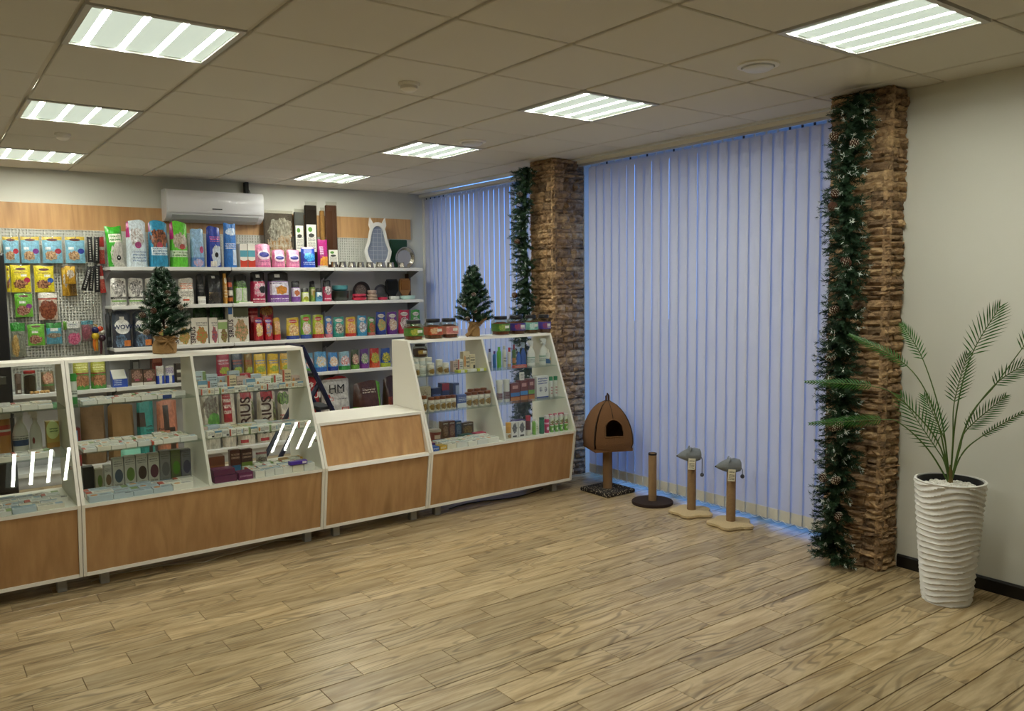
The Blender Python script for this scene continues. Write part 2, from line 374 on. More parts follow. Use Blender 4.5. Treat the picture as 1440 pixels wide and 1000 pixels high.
# ------------------------------------------------------------------ stone pillars
STONE = []
for k, (c1, c2) in enumerate((('b59570', '5f4832'), ('cba87c', '755a40'), ('bb9a72', '674f3a'), ('9d8160', '523f2e'), ('d2b285', '806448'))):
    m, n, l, b = nmat('stone_%d' % k); b.inputs['Roughness'].default_value = .85
    ad = n.new('ShaderNodeNewGeometry')
    t = n.new('ShaderNodeTexNoise'); t.inputs['Scale'].default_value = 22; t.inputs['Detail'].default_value = 8; t.inputs['Roughness'].default_value = .7; l.new(ad.outputs[0], t.inputs['Vector'])
    r = n.new('ShaderNodeValToRGB'); r.color_ramp.elements[0].position = .35; r.color_ramp.elements[1].position = .65; r.color_ramp.elements[0].color = lin(c2); r.color_ramp.elements[1].color = lin(c1)
    l.new(t.outputs[0], r.inputs[0]); l.new(r.outputs[0], b.inputs['Base Color'])
    mp = n.new('ShaderNodeMapping'); mp.inputs['Scale'].default_value = (35, 35, 120); l.new(ad.outputs[0], mp.inputs['Vector'])
    t2 = n.new('ShaderNodeTexNoise'); t2.inputs['Scale'].default_value = 1; t2.inputs['Detail'].default_value = 5; l.new(mp.outputs[0], t2.inputs['Vector'])
    bp = n.new('ShaderNodeBump'); bp.inputs['Strength'].default_value = .8; bp.inputs['Distance'].default_value = .01; l.new(t2.outputs[0], bp.inputs['Height']); l.new(bp.outputs[0], b.inputs['Normal']); STONE.append(m)
def stone_mesh(rng, k):
    """unit stone: x 0..1 along wall, z 0..1 up, y 0..1 depth with the rough face at y=0"""
    nx, nz = 5, 4; V = []; F = []
    for j in range(nz):
        for i in range(nx):
            e = (i in (0, nx - 1)) or (j in (0, nz - 1))
            V.append((i / (nx - 1), (rng.uniform(.35, .75) if e else rng.uniform(-.15, .4)), j / (nz - 1)))
    o = len(V)
    ring = [i for i in range(nx)] + [nx * j + nx - 1 for j in range(1, nz)] + [nx * (nz - 1) + i for i in range(nx - 2, -1, -1)] + [nx * j for j in range(nz - 2, 0, -1)]
    for q in ring: V.append((V[q][0], 1.0, V[q][2]))
    for j in range(nz - 1):
        for i in range(nx - 1): F.append((j * nx + i, j * nx + i + 1, (j + 1) * nx + i + 1, (j + 1) * nx + i))
    R = len(ring)
    for q in range(R): F.append((ring[q], o + q, o + (q + 1) % R, ring[(q + 1) % R]))
    me = bpy.data.meshes.new('stone'); me.from_pydata(V, [], F); me.materials.append(STONE[k]); return me
rs = random.Random(5); SM = [stone_mesh(rs, k % 5) for k in range(25)]
def pillar(x0, x1, y0, y1, label, seed, NRW):
    rng = random.Random(seed); t = thing('stone_pillar', label, 'pillar', (x0, y0, 0))
    MB().box(.03, x1 - x0, .03, y1 - y0, 0, H + .001).build('core', mat('8f7150', .9), t)
    n = 0; z = 0; RH = 2.653 / 59; rowi = 0
    hs = [rng.uniform(.55, 1.45) for _ in range(NRW)]; sc_ = 2.653 / sum(hs)
    while rowi < NRW:
        h = hs[rowi] * sc_; g = .0015
        def lay(L, face):
            nonlocal n
            s = 0; k = rng.choice((2, 3, 3, 3)) if face == 0 else rng.choice((1, 2, 2))
            if face == 1 and x1 - x0 > .3: k += 1
            cuts = sorted([0, L] + [L * (q + rng.uniform(-.22, .22)) / k for q in range(1, k)])
            for a, b in zip(cuts, cuts[1:]):
                if n >= 299: return
                sp = rng.random() < 0
                o = obj('stone', rng.choice(SM), t); d = rng.uniform(.032, .05); n += 1
                if face == 0: o.rotation_euler = (0, 0, -PI / 2); o.location = (.035 - d, b - g, z); o.scale = (b - a - 2 * g, d, h - g)
                else: o.location = (a + g, .035 - d, z); o.scale = (b - a - 2 * g, d, h - g)
        lay(y1 - y0, 0); lay(x1 - x0, 1); z += h; rowi += 1
    return t
pillar(3.075, XR + .003, -1.017, -.655, 'stacked brown stone pillar beside the potted palm and white wall', 3, 64)
pillar(3.10, 3.447, 1.835, 2.165, 'stacked brown stone pillar behind the glass counter carrying the jars', 9, 53)

# ------------------------------------------------------------------ vertical blinds
def blind_mat():
    m, n, l, b = nmat('blind_fabric'); n.remove(b)
    d = n.new('ShaderNodeBsdfDiffuse'); d.inputs[0].default_value = lin('d2d2d8'); t = n.new('ShaderNodeBsdfTranslucent'); t.inputs[0].default_value = lin('c3c8da')
    mx = n.new('ShaderNodeMixShader'); mx.inputs[0].default_value = .2; l.new(d.outputs[0], mx.inputs[1]); l.new(t.outputs[0], mx.inputs[2]); l.new(mx.outputs[0], n['Material Output'].inputs[0])
    return m
BLM = blind_mat(); BLW = mat('d9d6cb', .8)
def slat_mesh(w, z0, z1):
    b = MB(); c = [(-w / 2, .0006), (-w / 6, -.0002), (w / 6, -.0002), (w / 2, .0006)]
    V = [(x, y, z) for z in (z0, z1) for y, x in c]; b.add(V, [(i, i + 1, i + 5, i + 4) for i in range(3)])
    me = b.mesh('slat'); me.materials.append(BLM); me.polygons.foreach_set('use_smooth', [True] * 3); return me
def weight_mesh(w, z0):
    b = MB(); b.box(-.002, .002, -w / 2, w / 2, z0, z0 + .075); me = b.mesh('bottom_weight'); me.materials.append(BLW); return me
def blind(X, ya, yb, label, seed):
    rng = random.Random(seed); t = thing('vertical_blind', label, 'blind', (X, ya, 0)); L = yb - ya; w = .102; p = .0885; zt = H - .075
    MB().box(-.03, .02, -.02, L + .02, H - .04, H - .012).build('headrail', WHITE, t)
    MB().box(-.018, .008, -.02, L + .02, H - .058, H - .041).build('track', mat('c9c9c9', .35, .4), t)
    sm = slat_mesh(w, .075, zt); wm = weight_mesh(w, .042); n = int(L / p); ch = MB(); ang = math.radians(8); last = None
    for i in range(n):
        yy = .03 + i * p; a = -ang + rng.uniform(-.012, .012) + (rng.uniform(-.06, .06) if rng.random() < .1 else 0); yy += rng.uniform(-.0015, .0015)
        s = obj('slat', sm, t, (0, yy, 0), (0, 0, a)); q = obj('bottom_weight', wm, s)
        MB().box(-.004, .004, -.006, .006, zt, H - .058).build('carrier', DGREY if rng.random() < .3 else FR, s)
        e = Vector((-.012, yy, .055))
        if last is not None: ch.tube([last.lerp(e, k / 6) + Vector((-.004 * math.sin(PI * k / 6), 0, -.022 * math.sin(PI * k / 6))) for k in range(7)], .0018, 4)
        last = e
    ch.build('bead_chain', mat('e9e6dc', .4), t)
blind(3.375, -.66, 1.80, 'pale lavender vertical blind hanging between the two stone pillars', 1)
blind(3.50, 2.19, 4.62, 'pale lavender vertical blind behind the tree and jars, beyond the far pillar', 2)

# ------------------------------------------------------------------ display counters
KY, KZ = 1.388, .488; TY, TZ = 1.69, 1.237; BY, BZ = 1.45, .085; BK = 1.92
def glass_y(z): return KY + (z - KZ) * (TY - KY) / (TZ - KZ)
PROF = [(BY, BZ), (KY, KZ), (TY, TZ), (BK, TZ), (BK, BZ)]
def lower(t, x0, x1):
    MB().box(x0, x1, BY, BK, BZ - .001, BZ + .018).build('bottom_board', WHITE, t)
    MB().prism([(BY + .006, BZ + .018), (KY + .012, KZ - .018), (KY + .03, KZ - .018), (BY + .024, BZ + .018)], 0, x0, x1).build('front_panel', OAK, t)
    MB().box(x0, x1, BK - .016, BK, BZ + .018, KZ - .018).build('back_panel', WHITE, t)
LEGM = mat('9b9b98', .4, .3)
def legs(t, xs):
    for x in xs:
        for y in (1.545, 1.85): MB().cbox(x - .024, x + .024, y - .024, y + .024, 0, BZ, .004).build('leg', LEGM, t)
def counter(x0, x1, div, lx, label, levels):
    t = thing('display_counter', label, 'counter', (0, 0, 0)); th = .018
    for a in (x0, x1 - th): MB().prism(PROF, 0, a + .0008, a + th - .0008).build('side_panel', WHITE, t)
    lower(t, x0 + th, x1 - th)
    MB().box(x0 + th, x1 - th, KY + .004, BK, KZ - .018, KZ).build('base_shelf', WHITE, t)
    MB().prism([(TY - .006, TZ - .018), (TY, TZ), (BK, TZ), (BK, TZ - .018)], 0, x0 + th, x1 - th).build('top_board', WHITE, t)
    bays = [x0 + th] + ([div] if div else []) + [x1 - th]
    if div:
        sl = (TY - KY) / (TZ - KZ)
        MB().prism([(KY + .004, KZ), (TY - .008, TZ - .018), (BK - .02, TZ - .018), (BK - .02, KZ)], 0, div - .008, div + .008).build('divider', WHITE, t)
    for k in range(len(bays) - 1):
        a = bays[k] + (.008 if k else 0); b = bays[k + 1] - (.008 if k < len(bays) - 2 else 0)
        MB().prism([(KY - .002, KZ + .002), (TY - .008, TZ - .014), (TY - .004, TZ - .014), (KY + .002, KZ + .002)], 0, bays[k] + .001, bays[k + 1] - .001).build('glass_front', GLASS, t)
        for z in levels: MB().box(a, b, glass_y(z) + .008, BK - .03, z - .006, z).build('glass_shelf', SHELFGLASS, t)
    legs(t, lx)
    return t
LV = (.742, .988)
cA = counter(-1.875, -.506, -1.19, (-1.75, -.6), 'white glass-fronted display counter with oak base standing next to the black cabinet', LV)
cB = counter(-.505, .864, .165, (-.39, .79), 'white glass-fronted display counter with oak base carrying only a small frosted tree', LV)
cD = counter(1.636, 2.945, 2.27, (1.76, 2.83), 'white glass-fronted display counter with oak base carrying jars and a burlap-potted tree', LV)
MB().lathe([(.001, -.012), (.009, -.012), (.009, 0), (.006, .004), (.001, .004)], 12).build('lock', CHROME, cB, (.835, glass_y(.66) - .004, .66), (PI / 2, 0, 0))
MB().lathe([(.001, -.012), (.009, -.012), (.009, 0), (.006, .004), (.001, .004)], 12).build('lock', CHROME, cA, (-.535, glass_y(.68) - .004, .68), (PI / 2, 0, 0))
t = thing('till_desk', 'low oak-fronted till desk with white top set between two glass counters', 'desk'); a, b = .865, 1.635; th = .018; dz = .76; dy = glass_y(dz)
for q in (a, b - th): MB().prism([(BY, BZ), (KY, KZ), (dy, dz), (BK, dz), (BK, BZ)], 0, q + .0008, q + th - .0008).build('side_panel', WHITE, t)
lower(t, a + th, b - th)
MB().prism([(KY - .004, KZ - .018), (KY + .004, KZ), (BK, KZ), (BK, KZ - .018)], 0, a + th, b - th).build('ledge', WHITE, t)
MB().prism([(KY + .05, KZ), (dy + .004, dz - .018), (dy + .02, dz - .018), (KY + .066, KZ)], 0, a + th, b - th).build('upper_panel', OAK, t)
MB().prism([(dy - .006, dz - .018), (dy - .002, dz), (BK + .02, dz), (BK + .02, dz - .018)], 0, a + th, b - th).build('desk_top', WHITE, t)
legs(t, (.985, 1.565))
tag(MB().tube([(-.45 + k * .12, 1.60 + .05 * math.sin(k * .9) + .02 * math.sin(k * 2.3), .0035) for k in range(12)], .0035, 5).build('cable', mat('d8d4c6', .5)), 'pale cable lying on the floor under the counter with the frosted tree', 'cable')
tag(MB().tube([(1.9 + k * .1, 1.60 + .04 * math.sin(k * .8), .0035) for k in range(10)], .0035, 5).build('cable', mat('2b2b2b', .5)), 'dark cable lying on the floor under the counter with the jars', 'cable')

# ------------------------------------------------------------------ wall shelving

def pegboard(t, x0, x1, z0, z1, y, p=.025, a=.0068, d=.011):
    """perforated sheet: every hole is cut through, the gap behind it stays unlit"""
    nx = int((x1 - x0) / p); nz = int((z1 - z0) / p); px_, pz = (x1 - x0) / nx, (z1 - z0) / nz; q = MB(); V = []; F = []
    for j in range(nz):
        for i in range(nx):
            xa, za = x0 + i * px_, z0 + j * pz; xc, zc = xa + px_ / 2, za + pz / 2; o = len(V)
            V += [(xa, y, za), (xa + px_, y, za), (xa + px_, y, za + pz), (xa, y, za + pz)] + [(xc + u * a, yy, zc + w * a) for yy in (y, y + d) for u, w in ((-1, -1), (1, -1), (1, 1), (-1, 1))]
            for k in range(4): m = (k + 1) % 4; F += [(o + k, o + m, o + 4 + m, o + 4 + k), (o + 4 + k, o + 4 + m, o + 8 + m, o + 8 + k)]
    q.add(V, F); return q.build('pegboard', mat('cfcfc6', .5), t)
SY = 4.30; SZ = (1.82, 1.485, 1.12, .78); BASEZ = .13
def bay(x0, x1, full, label, zs):
    t = thing('wall_shelving', label, 'shelving', (0, 0, 0), 0, None); yb = 4.63
    if full:
        MB().box(x0 + .002, x1 - .002, yb, yb + .012, 0, 1.83).build('back_panel', GPANEL, t)
        pegboard(t, x0 + .002, x1 - .002, 1.8305, 2.146, yb)
    else:
        pegboard(t, x0 + .002, x1 - .002, .80, 2.146, yb); MB().box(x0 + .002, x1 - .002, yb, yb + .012, 0, .7995).build('back_panel', GPANEL, t)
    for q in (x0, x1): MB().box(q - .014, q + .014, yb - .02, yb - .0005, 0, 2.0).build('upright', mat('8f8f92', .5), t) if q == x0 or x1 > 3.2 else None
    for z in zs:
        s = MB().box(x0 + .003, x1 - .003, SY + .002, yb - .021, z - .025, z).build('shelf', WHITE2, t)
        MB().cbox(x0 + .003, x1 - .003, SY - .006, SY + .0015, z - .03, z + .002, .003).build('shelf_lip', WHITE2, s)
        for q in (x0 + .02, x1 - .02): MB().prism([(yb - .03, z - .025), (yb - .03, z - .12), (yb - .07, z - .11), (SY + .06, z - .035), (SY + .05, z - .025)], 0, q - .0015, q + .0015).build('bracket', mat('77777a', .5), t)
    MB().box(x0 + .003, x1 - .003, SY - .01, yb - .021, BASEZ - .03, BASEZ).build('base_shelf', WHITE2, t)
    MB().box(x0 + .003, x1 - .003, SY + .02, SY + .035, 0, BASEZ - .03).build('kick_plate', GPANEL, t)
    return t
BX = (-.83, .225, 1.257, 2.285, 3.305)
bay(BX[0], BX[1], False, 'white wall shelving with pegboard hung with small treat packs', (.78,))
bay(BX[1], BX[2], True, 'white wall shelving bay below the air conditioner with large litter bags on top', SZ)
bay(BX[2], BX[3], True, 'white wall shelving bay with scratching boards and pink packs on top', SZ)
bay(BX[3], BX[4], True, 'white wall shelving bay with steel bowls and cat-shaped tray on top', SZ)

# ------------------------------------------------------------------ air conditioner
x0, x1 = .752, 1.645; t = thing('air_conditioner', 'white wall-mounted air conditioner above the shelving with dark pipe to ceiling', 'air conditioner', ((x0 + x1) / 2, 4.645, 2.25)); w = (x1 - x0) / 2
ACM = mat('e4e4e8', .18, coat=.5)
pf = [(0, .0), (-.06, -.005), (-.13, .02), (-.17, .05), (-.185, .10), (-.19, .2), (-.185, .25), (-.165, .275), (-.12, .285), (0, .285)]
MB().prism([(y + .0, z) for y, z in pf], 0, -w, w).build('body', ACM, t, smooth=True)
MB().prism([(-.187, .075), (-.194, .1), (-.199, .2), (-.194, .252), (-.175, .278), (-.12, .286), (-.12, .284), (-.183, .25), (-.188, .2), (-.183, .1)], 0, -w + .004, w - .004).build('front_cover', ACM, t, smooth=True)
MB().prism([(-.06, -.012), (-.135, .014), (-.176, .052), (-.176, .058), (-.13, .022), (-.06, -.004)], 0, -w + .05, w - .05).build('louver', mat('b9bbbc', .3), t)
MB().cbox(-.045, .045, -.2, -.194, .108, .118, .001).build('brand_mark', mat('50545a', .5), t)
tag(MB().cbox(x1 - .125, x1 - .09, 4.60, YB - .001, 2.534, H, .004).build('pipe_duct', BLACK), 'black pipe run rising from the air conditioner to the ceiling', 'pipe')
MB().tube([(x1 - .07, 4.62, 2.534), (x1 - .08, 4.62, 2.57), (x1 - .1, 4.62, 2.6), (x1 - .105, 4.62, H - .002)], .004, 5).build('power_cord', BLACK, bpy.data.objects['pipe_duct'])

# ------------------------------------------------------------------ black cabinet with carton, step ladder
x1, _ = at(6, 360, 4.0); zt = at(6, 356, 4.0)[1]; cx = x1 - .3
t = thing('tall_cabinet', 'tall black cabinet standing behind the counter in front of the pegboard', 'cabinet', (cx, 4.22, 0))
MB().cbox(-.3, .3, -.2, .06, .03, zt, .006).build('body', mat('0d0d0e', .45), t); MB().box(-.28, .28, -.18, .05, 0, .031).build('plinth', BLACK, t)
MB().cbox(-.294, .294, -.219, -.201, .06, zt - .012, .004).build('door', mat('101012', .38), t)
z = at(8, 535, 4.0)[1]; MB().cbox(.14, .26, -.224, -.219, z - .03, z + .03, .002).build('name_plate', mat('55564f', .35, .6), t); MB().cbox(-.27, -.25, -.245, -.219, .9, 1.2, .003).build('handle', STEEL, t)
t = thing('cardboard_carton', 'plain brown cardboard carton on top of the black cabinet', 'box', (cx + .08, 4.14, zt + .0005)); KR = mat('c2a478', .8, var=.06, bscale=8)
MB().cbox(-.2, .2, -.12, .12, 0, .1, .003).build('body', KR, t); MB().box(-.2, .2, -.025, .025, .1, .1008).build('tape', mat('b08f5a', .3), t)
NAVY = mat('0c1336', .4)
t = thing('step_ladder', 'dark navy metal step ladder standing open behind the till desk', 'ladder', (0, 0, 0))
ly = 2.9; tx, tz = at(425, 488, ly); bx, bz = at(468, 578, ly); f = tz / (tz - bz); fx = tx + (bx - tx) * f
jx, jz = at(450, 540, ly); rx, rz_ = at(397, 642, ly); f2 = jz / (jz - rz_); gx = jx + (rx - jx) * f2
for s in (-.17, .17):
    y = ly + .17 + s
    MB().tube([(tx, y, tz), (fx, y, .0)], .021, 8).build('rail', NAVY, t); MB().tube([(jx, y + (.03 if s < 0 else -.03), jz), (gx, y + (.03 if s < 0 else -.03), 0)], .02, 8).build('rear_leg', NAVY, t)
MB().tube([(tx, ly, tz), (tx, ly + .34, tz)], .018, 8).build('handle', NAVY, t)
for k in (.28, .55, .8):
    q = 1 - k; xx = tx + (fx - tx) * q; zz = tz * (1 - q); MB().cbox(xx - .1, xx + .03, ly + .01, ly + .33, zz - .012, zz + .012, .004).build('tread', mat('1a1c24', .7), t)
# --- PART 2
# ------------------------------------------------------------------ soft bags, packs, boxes, bottles
def bag_mesh(w, h, d, style, seed):
    rng = random.Random(seed); nu, nv = 9, 11; P = MB(); ph = [rng.uniform(0, 6.28) for _ in range(6)]
    def prof(v):
        if style == 'pouch': return min(1, (1 - v) * 1.5) ** .75 * (.8 + .2 * min(1, v * 6))
        if style == 'pillow': return max(0, math.sin(PI * min(1, max(0, v)))) ** .55
        if style == 'flat': return max(0, math.sin(PI * min(1, v * 1.02))) ** .8 if v < .98 else 0
        return min(1, (1 - v) * 2.3) ** .65 * (.78 + .22 * math.sin(PI * min(1, v * 1.25)))
    ex = {'gusset': 5, 'pouch': 4, 'pillow': 3, 'flat': 4}[style]; V = []
    for sgn in (-1, 1):
        for j in range(nv):
            v = j / (nv - 1)
            for i in range(nu):
                u = -1 + 2 * i / (nu - 1); e = max(0, 1 - abs(u) ** ex) ** .5
                ww = w / 2 * (1 - .05 * math.sin(PI * v) - (.1 * max(0, v - .55) / .45 if style in ('gusset', 'pouch') else 0))
                wr = 1 + .12 * math.sin(5 * u + ph[0] + 4 * v) * math.sin(7 * v + ph[1])
                y = sgn * d / 2 * prof(v) * e * wr; y = max(-d / 2, min(d / 2, y))
                z = h * v + (h * .014 * math.sin(3 * u + ph[2]) * (v > .95)) - (h * .05 * abs(u) ** 5 * max(0, v - .7) / .3 if style == 'gusset' else 0)
                V.append((u * ww, y + .02 * d * math.sin(2 * u + ph[3]) * v, z))
    F = []
    for s in (0, 1):
        o = s * nu * nv
        for j in range(nv - 1):
            for i in range(nu - 1):
                q = (o + j * nu + i, o + j * nu + i + 1, o + (j + 1) * nu + i + 1, o + (j + 1) * nu + i); F.append(q if s == 0 else q[::-1])
    N = nu * nv
    for i in range(nu - 1): F.append((i + 1, i, N + i, N + i + 1))
    for j in range(nv - 1): F.append((j * nu, (j + 1) * nu, N + (j + 1) * nu, N + j * nu)); F.append(((j + 1) * nu + nu - 1, j * nu + nu - 1, N + j * nu + nu - 1, N + (j + 1) * nu + nu - 1))
    P.add(V, F); return P
SEED = [0]
BAYS = [(-1.182, -.524), (-.487, .157), (.173, .846), (1.654, 2.262), (2.278, 2.927)]
def clampx(x, r, y, z):
    if y > BK or z > 1.2: return x
    a, b = min(BAYS, key=lambda q: abs(x - (q[0] + q[1]) / 2) - (q[1] - q[0]) / 2); return min(b - r - .003, max(a + r + .003, x))
def bag(p0, p1, pt, yf, z, d, m, label, style='pouch', cat='bag', name='pet_food_bag', group=None, tilt=0, hmin=.03):
    """soft bag whose front is at depth yf, standing on height z; p0, p1, pt are where its sides and top are seen"""
    SEED[0] += 1; x0, x1 = at(p0, pt + 10, yf)[0], at(p1, pt + 10, yf)[0]; zt = at((p0 + p1) / 2, pt, yf)[1]; h = max(hmin, zt - z)
    o = bag_mesh((x1 - x0) * .985, h, d, style, SEED[0]).build(name, m, None, ((x0 + x1) / 2, yf + d / 2, z + .0006), (0, tilt, 0), True)
    o['h'] = h; o['w'] = x1 - x0; o['d'] = d
    return tag(o, label, cat, group)
def carton(p0, p1, pt, yf, z, d, m, label, cat='box', name='carton', group=None, hmin=.02):
    x0, x1 = at(p0, pt, yf)[0], at(p1, pt, yf)[0]; h = max(hmin, at((p0 + p1) / 2, pt, yf)[1] - z); w = (x1 - x0) - .002
    if yf < BK and z < 1.2: yf = max(yf, glass_y(z + h) + .008)
    xc = clampx((x0 + x1) / 2, w / 2, yf, z)
    o = MB().cbox(-w / 2, w / 2, 0, d, 0, h, .0015).build(name, m, None, (xc, yf, z + .0006)); o['h'] = h; o['w'] = w
    return tag(o, label, cat, group)
def cartonw(x, y, z, w, d, h, m, label, name='carton', group=None, rz=0, cat='box'):
    o = MB().cbox(-w / 2, w / 2, -d / 2, d / 2, 0, h, .0012).build(name, m, None, (x, y, z + .0006), (0, 0, rz)); return tag(o, label, cat, group)
def bottle(x, y, z, r, h, body, capm, label, cap=.16, neck=.5, cat='bottle', name='bottle', group=None, band=None, sh=.72):
    if y < BK and z < 1.2: y = max(y, glass_y(z + h) + r + .006); x = clampx(x, r, y, z)
    t = thing(name, label, cat, (x, y, z + .0005), 0, group)
    MB().lathe([(r * .92, 0), (r, .004), (r, h * sh), (r * .85, h * (sh + .06)), (r * neck, h * (1 - cap)), (r * neck, h * (1 - cap * .8))], 16).build('body', body, t, smooth=True)
    MB().lathe([(r * neck * 1.12, h * (1 - cap)), (r * neck * 1.15, h * .985), (r * neck * 1.0, h)], 14).build('cap', capm, t, smooth=True)
    if band: MB().lathe([(r * 1.012, h * .16), (r * 1.012, h * (sh - .1))], 16).build('label_wrap', band, t, smooth=True)
    return t
def spray(x, y, z, r, h, body, head, label, group=None, band=None, rz=0, name='spray_bottle'):
    if z < 1.2: y = max(y, glass_y(z + h) + r * .7 + .006); x = clampx(x, r, y, z)
    t = thing(name, label, 'spray bottle', (x, y, z + .0005), rz, group)
    MB().lathe([(r * .95, 0), (r, .005), (r, h * .42), (r * .75, h * .58), (r * .36, h * .7), (r * .33, h * .78)], 16, sx=1, sy=.62).build('body', body, t, smooth=True)
    q = MB(); q.lathe([(r * .42, h * .75), (r * .42, h * .82)], 12); q.prism([(-r * .5, h * .82), (r * .3, h * .82), (r * .5, h * .9), (r * .3, h * .99), (-r * .75, h), (-r * 1.0, h * .965), (-r * 1.0, h * .92), (-r * .6, h * .9)], 1, -r * .26, r * .26)
    q.build('spray_head', head, t)
    MB().prism([(-r * .55, h * .9), (-r * .75, h * .8), (-r * .68, h * .79), (-r * .4, h * .88)], 1, -r * .14, r * .14).build('trigger', head, t)
    if band: MB().lathe([(r * 1.012, h * .1), (r * 1.012, h * .38)], 16, sx=1, sy=.63).build('label_wrap', band, t, smooth=True)
    return t
def txt_on(o, s, size, col, u=0, v=.5, vert=False, bold=0, dy=.004):
    h, d = o['h'], o.get('d', 0); off = -d / 2 - dy if d else -.003
    return text(s, size, mat(col, .5), o, (u, off, h * v), (PI / 2, -PI / 2 if vert else 0, 0), bold=bold)
YF1 = 4.335; T1, T2, T3, T4 = SZ
# top shelf --------------------------------------------------------
o = bag(152, 176, 318, YF1, T1, .11, PM('3aa52a', ('p', .7, .28, .5, .33, 'd8d4cc', 'b9b4aa'), ('r', .15, .9, .6, .8, 'e8ead8'), ('t', .18, .88, .62, .78, '4a8a3a', 2), ('o', .62, .22, .13, .06, '101010'), ('o', .62, .23, .05, .02, 'f0f0f0')), 'bright green shiny litter bag with a cat eye print, leaning over the shelf end', 'pillow', tilt=-.06)
o.location.x -= .0
bag(177, 208, 309, YF1, T1, .12, PM('cfdbe2', ('r', 0, .16, .62, 1, 'b02670'), ('p', .5, .62, .3, .2, '9c8d86', 'e9eef2'), ('o', .52, .46, .15, .07, '9b3a72'), ('t', .25, .9, .1, .34, '7f97b5', 4)), 'tall silver-white litter bag with magenta corner strip on the top shelf', 'gusset')
bag(209, 238, 310, YF1, T1, .12, PM('2f8fb8', ('r', 0, .12, .75, 1, '8a2570'), ('p', .5, .6, .42, .2, 'a9653f', '20202a'), ('o', .5, .46, .14, .07, 'b93a4a'), ('r', 0.1, 1, .25, .42, 'd5e4ec'), ('t', .15, .95, .27, .4, '5580a5', 2)), 'tall teal-blue litter bag with cats pictured, beside the silver-white one', 'gusset')
bag(239, 266, 311, YF1, T1, .12, PM('66c93a', ('r', 0, .2, .6, .98, 'b02670'), ('p', .55, .55, .38, .18, 'c9bfae', '9a8a75'), ('o', .6, .44, .14, .06, 'b1483f'), ('r', 0, 1, .22, .36, 'd9e9cf'), ('t', .1, .95, .23, .35, '5d8f4b', 2)), 'tall lime green litter bag with magenta corner strip under the air conditioner', 'gusset')
bag(268, 289, 321, YF1, T1, .10, PM('8fb4d6', ('r', 0, 1, 0, .25, '5f86c4'), ('o', .7, .45, .13, .09, 'b54470'), ('p', .5, .12, .3, .1, 'd6a9bb', '8fa9d6')), 'slim pale blue litter bag between the lime green and dark blue bags', 'gusset')
bag(291, 312, 318, YF1, T1, .10, PM('17369c', ('p', .62, .28, .34, .26, 'd5dce6', 'b9c4d2'), ('o', .6, .3, .12, .06, '15151a'), ('r', .2, .6, .02, .15, 'ded9cf'), ('t', .2, .9, .62, .74, 'd9607a', 2)), 'dark blue litter bag with a white cat face on the top shelf', 'gusset')
bag(315, 334, 314, YF1, T1, .09, PM('2a72c4', ('p', .6, .8, .4, .08, 'e6ecf5', '9fc3ea'), ('r', .6, .95, .05, .4, 'c9d6ea'), ('t', .1, .9, .42, .56, 'e8eef8', 3)), 'tall narrow sky-blue litter bag with folded top beside the chevron boxes', 'pouch')
for a, b, lb in ((337, 347.5, 'tall white carton with teal and red chevrons next to the sky-blue bag'), (348, 358.5, 'tall white carton with teal and red chevrons touching the large pink pack')):
    carton(a, b, 343, YF1, T1, .11, PM('eee9df', ('r', 0, 1, .45, .72, '5aa4b8'), ('r', 0, 1, 0, .33, 'c8391f'), ('o', .5, .36, .5, .08, 'eee9df'), wr=0), lb, group='chevron cartons on the top shelf')
for a, b, p, lb in ((360, 383, 343, 'largest pink pack with blue oval emblem on the top shelf'), (384, 403.5, 351, 'small pink pack with blue oval emblem touching the largest pink pack'), (404.5, 424, 351, 'small pink pack with blue oval emblem touching the royal blue pack')):
    bag(a, b, p, YF1, T1, .10, PM('e58fb4', ('o', .5, .52, .38, .2, 'f2dbe6'), ('o', .5, .54, .3, .11, '3a3d9c'), ('r', 0, 1, 0, .1, 'd46a9c'), ('t', .2, .8, .22, .34, 'b04a86', 2)), lb, 'gusset', group='pink packs on the top shelf')
bag(425, 446, 347, YF1, T1, .10, PM('1746b4', ('p', .5, .5, .35, .2, '4fc3f0', '1746b4'), ('r', .1, .9, .9, 1, 'd9b5c8'), ('t', .1, .9, .15, .3, 'd8e4f8', 2)), 'royal blue pack with bright splash print beside the magenta pack', 'gusset')
bag(448, 463, 337, YF1 + .02, T1, .08, PM('a3196f', ('p', .6, .22, .45, .2, 'd9a23a', 'c97a2a'), ('r', .15, .5, .45, .75, 'dcb9d2'), ('t', .15, .55, .45, .75, '7b1052', 4), ('r', 0, 1, 0, .08, 'b9b5ad')), 'magenta pack with orange picture leaning before the brown scratching board', 'pouch')
def board(p0, p1, pt, label, m, lab=None, d=.03, yf=4.56, pb=None):
    x0, x1 = at(p0, pt + 20, yf)[0], at(p1, pt + 20, yf)[0]; h = at((p0 + p1) / 2, pt, yf)[1] - T1; t = thing('scratching_board', label, 'scratching board', ((x0 + x1) / 2, yf, T1), 0, 'scratching boards against the pegboard')
    w = (x1 - x0) / 2 - .003; MB().cbox(-w, w, 0, d, 0.0005, h * .95, .006).build('board', m, t)
    MB().cbox(-w - .001, w + .001, -.0015, -.0005, 0.001, h, .0004).build('wrapping', glass('f2f2ee', name='film'), t)
    if lab: MB().cbox(-w * .9 + lab[2], w * .75 + lab[2], -.005, -.002, h * lab[0], h * lab[1], .001).build('paper_label', PM('eceadf', ('o', .38, .82, .22, .09, '5d9440'), ('p', .5, .6, .3, .07, '22231f', '55564f'), ('t', .1, .9, .1, .5, '6a6c66', 7), ('t', .1, .9, .52, .56, '22231f', 1), wr=0), t)
    return t
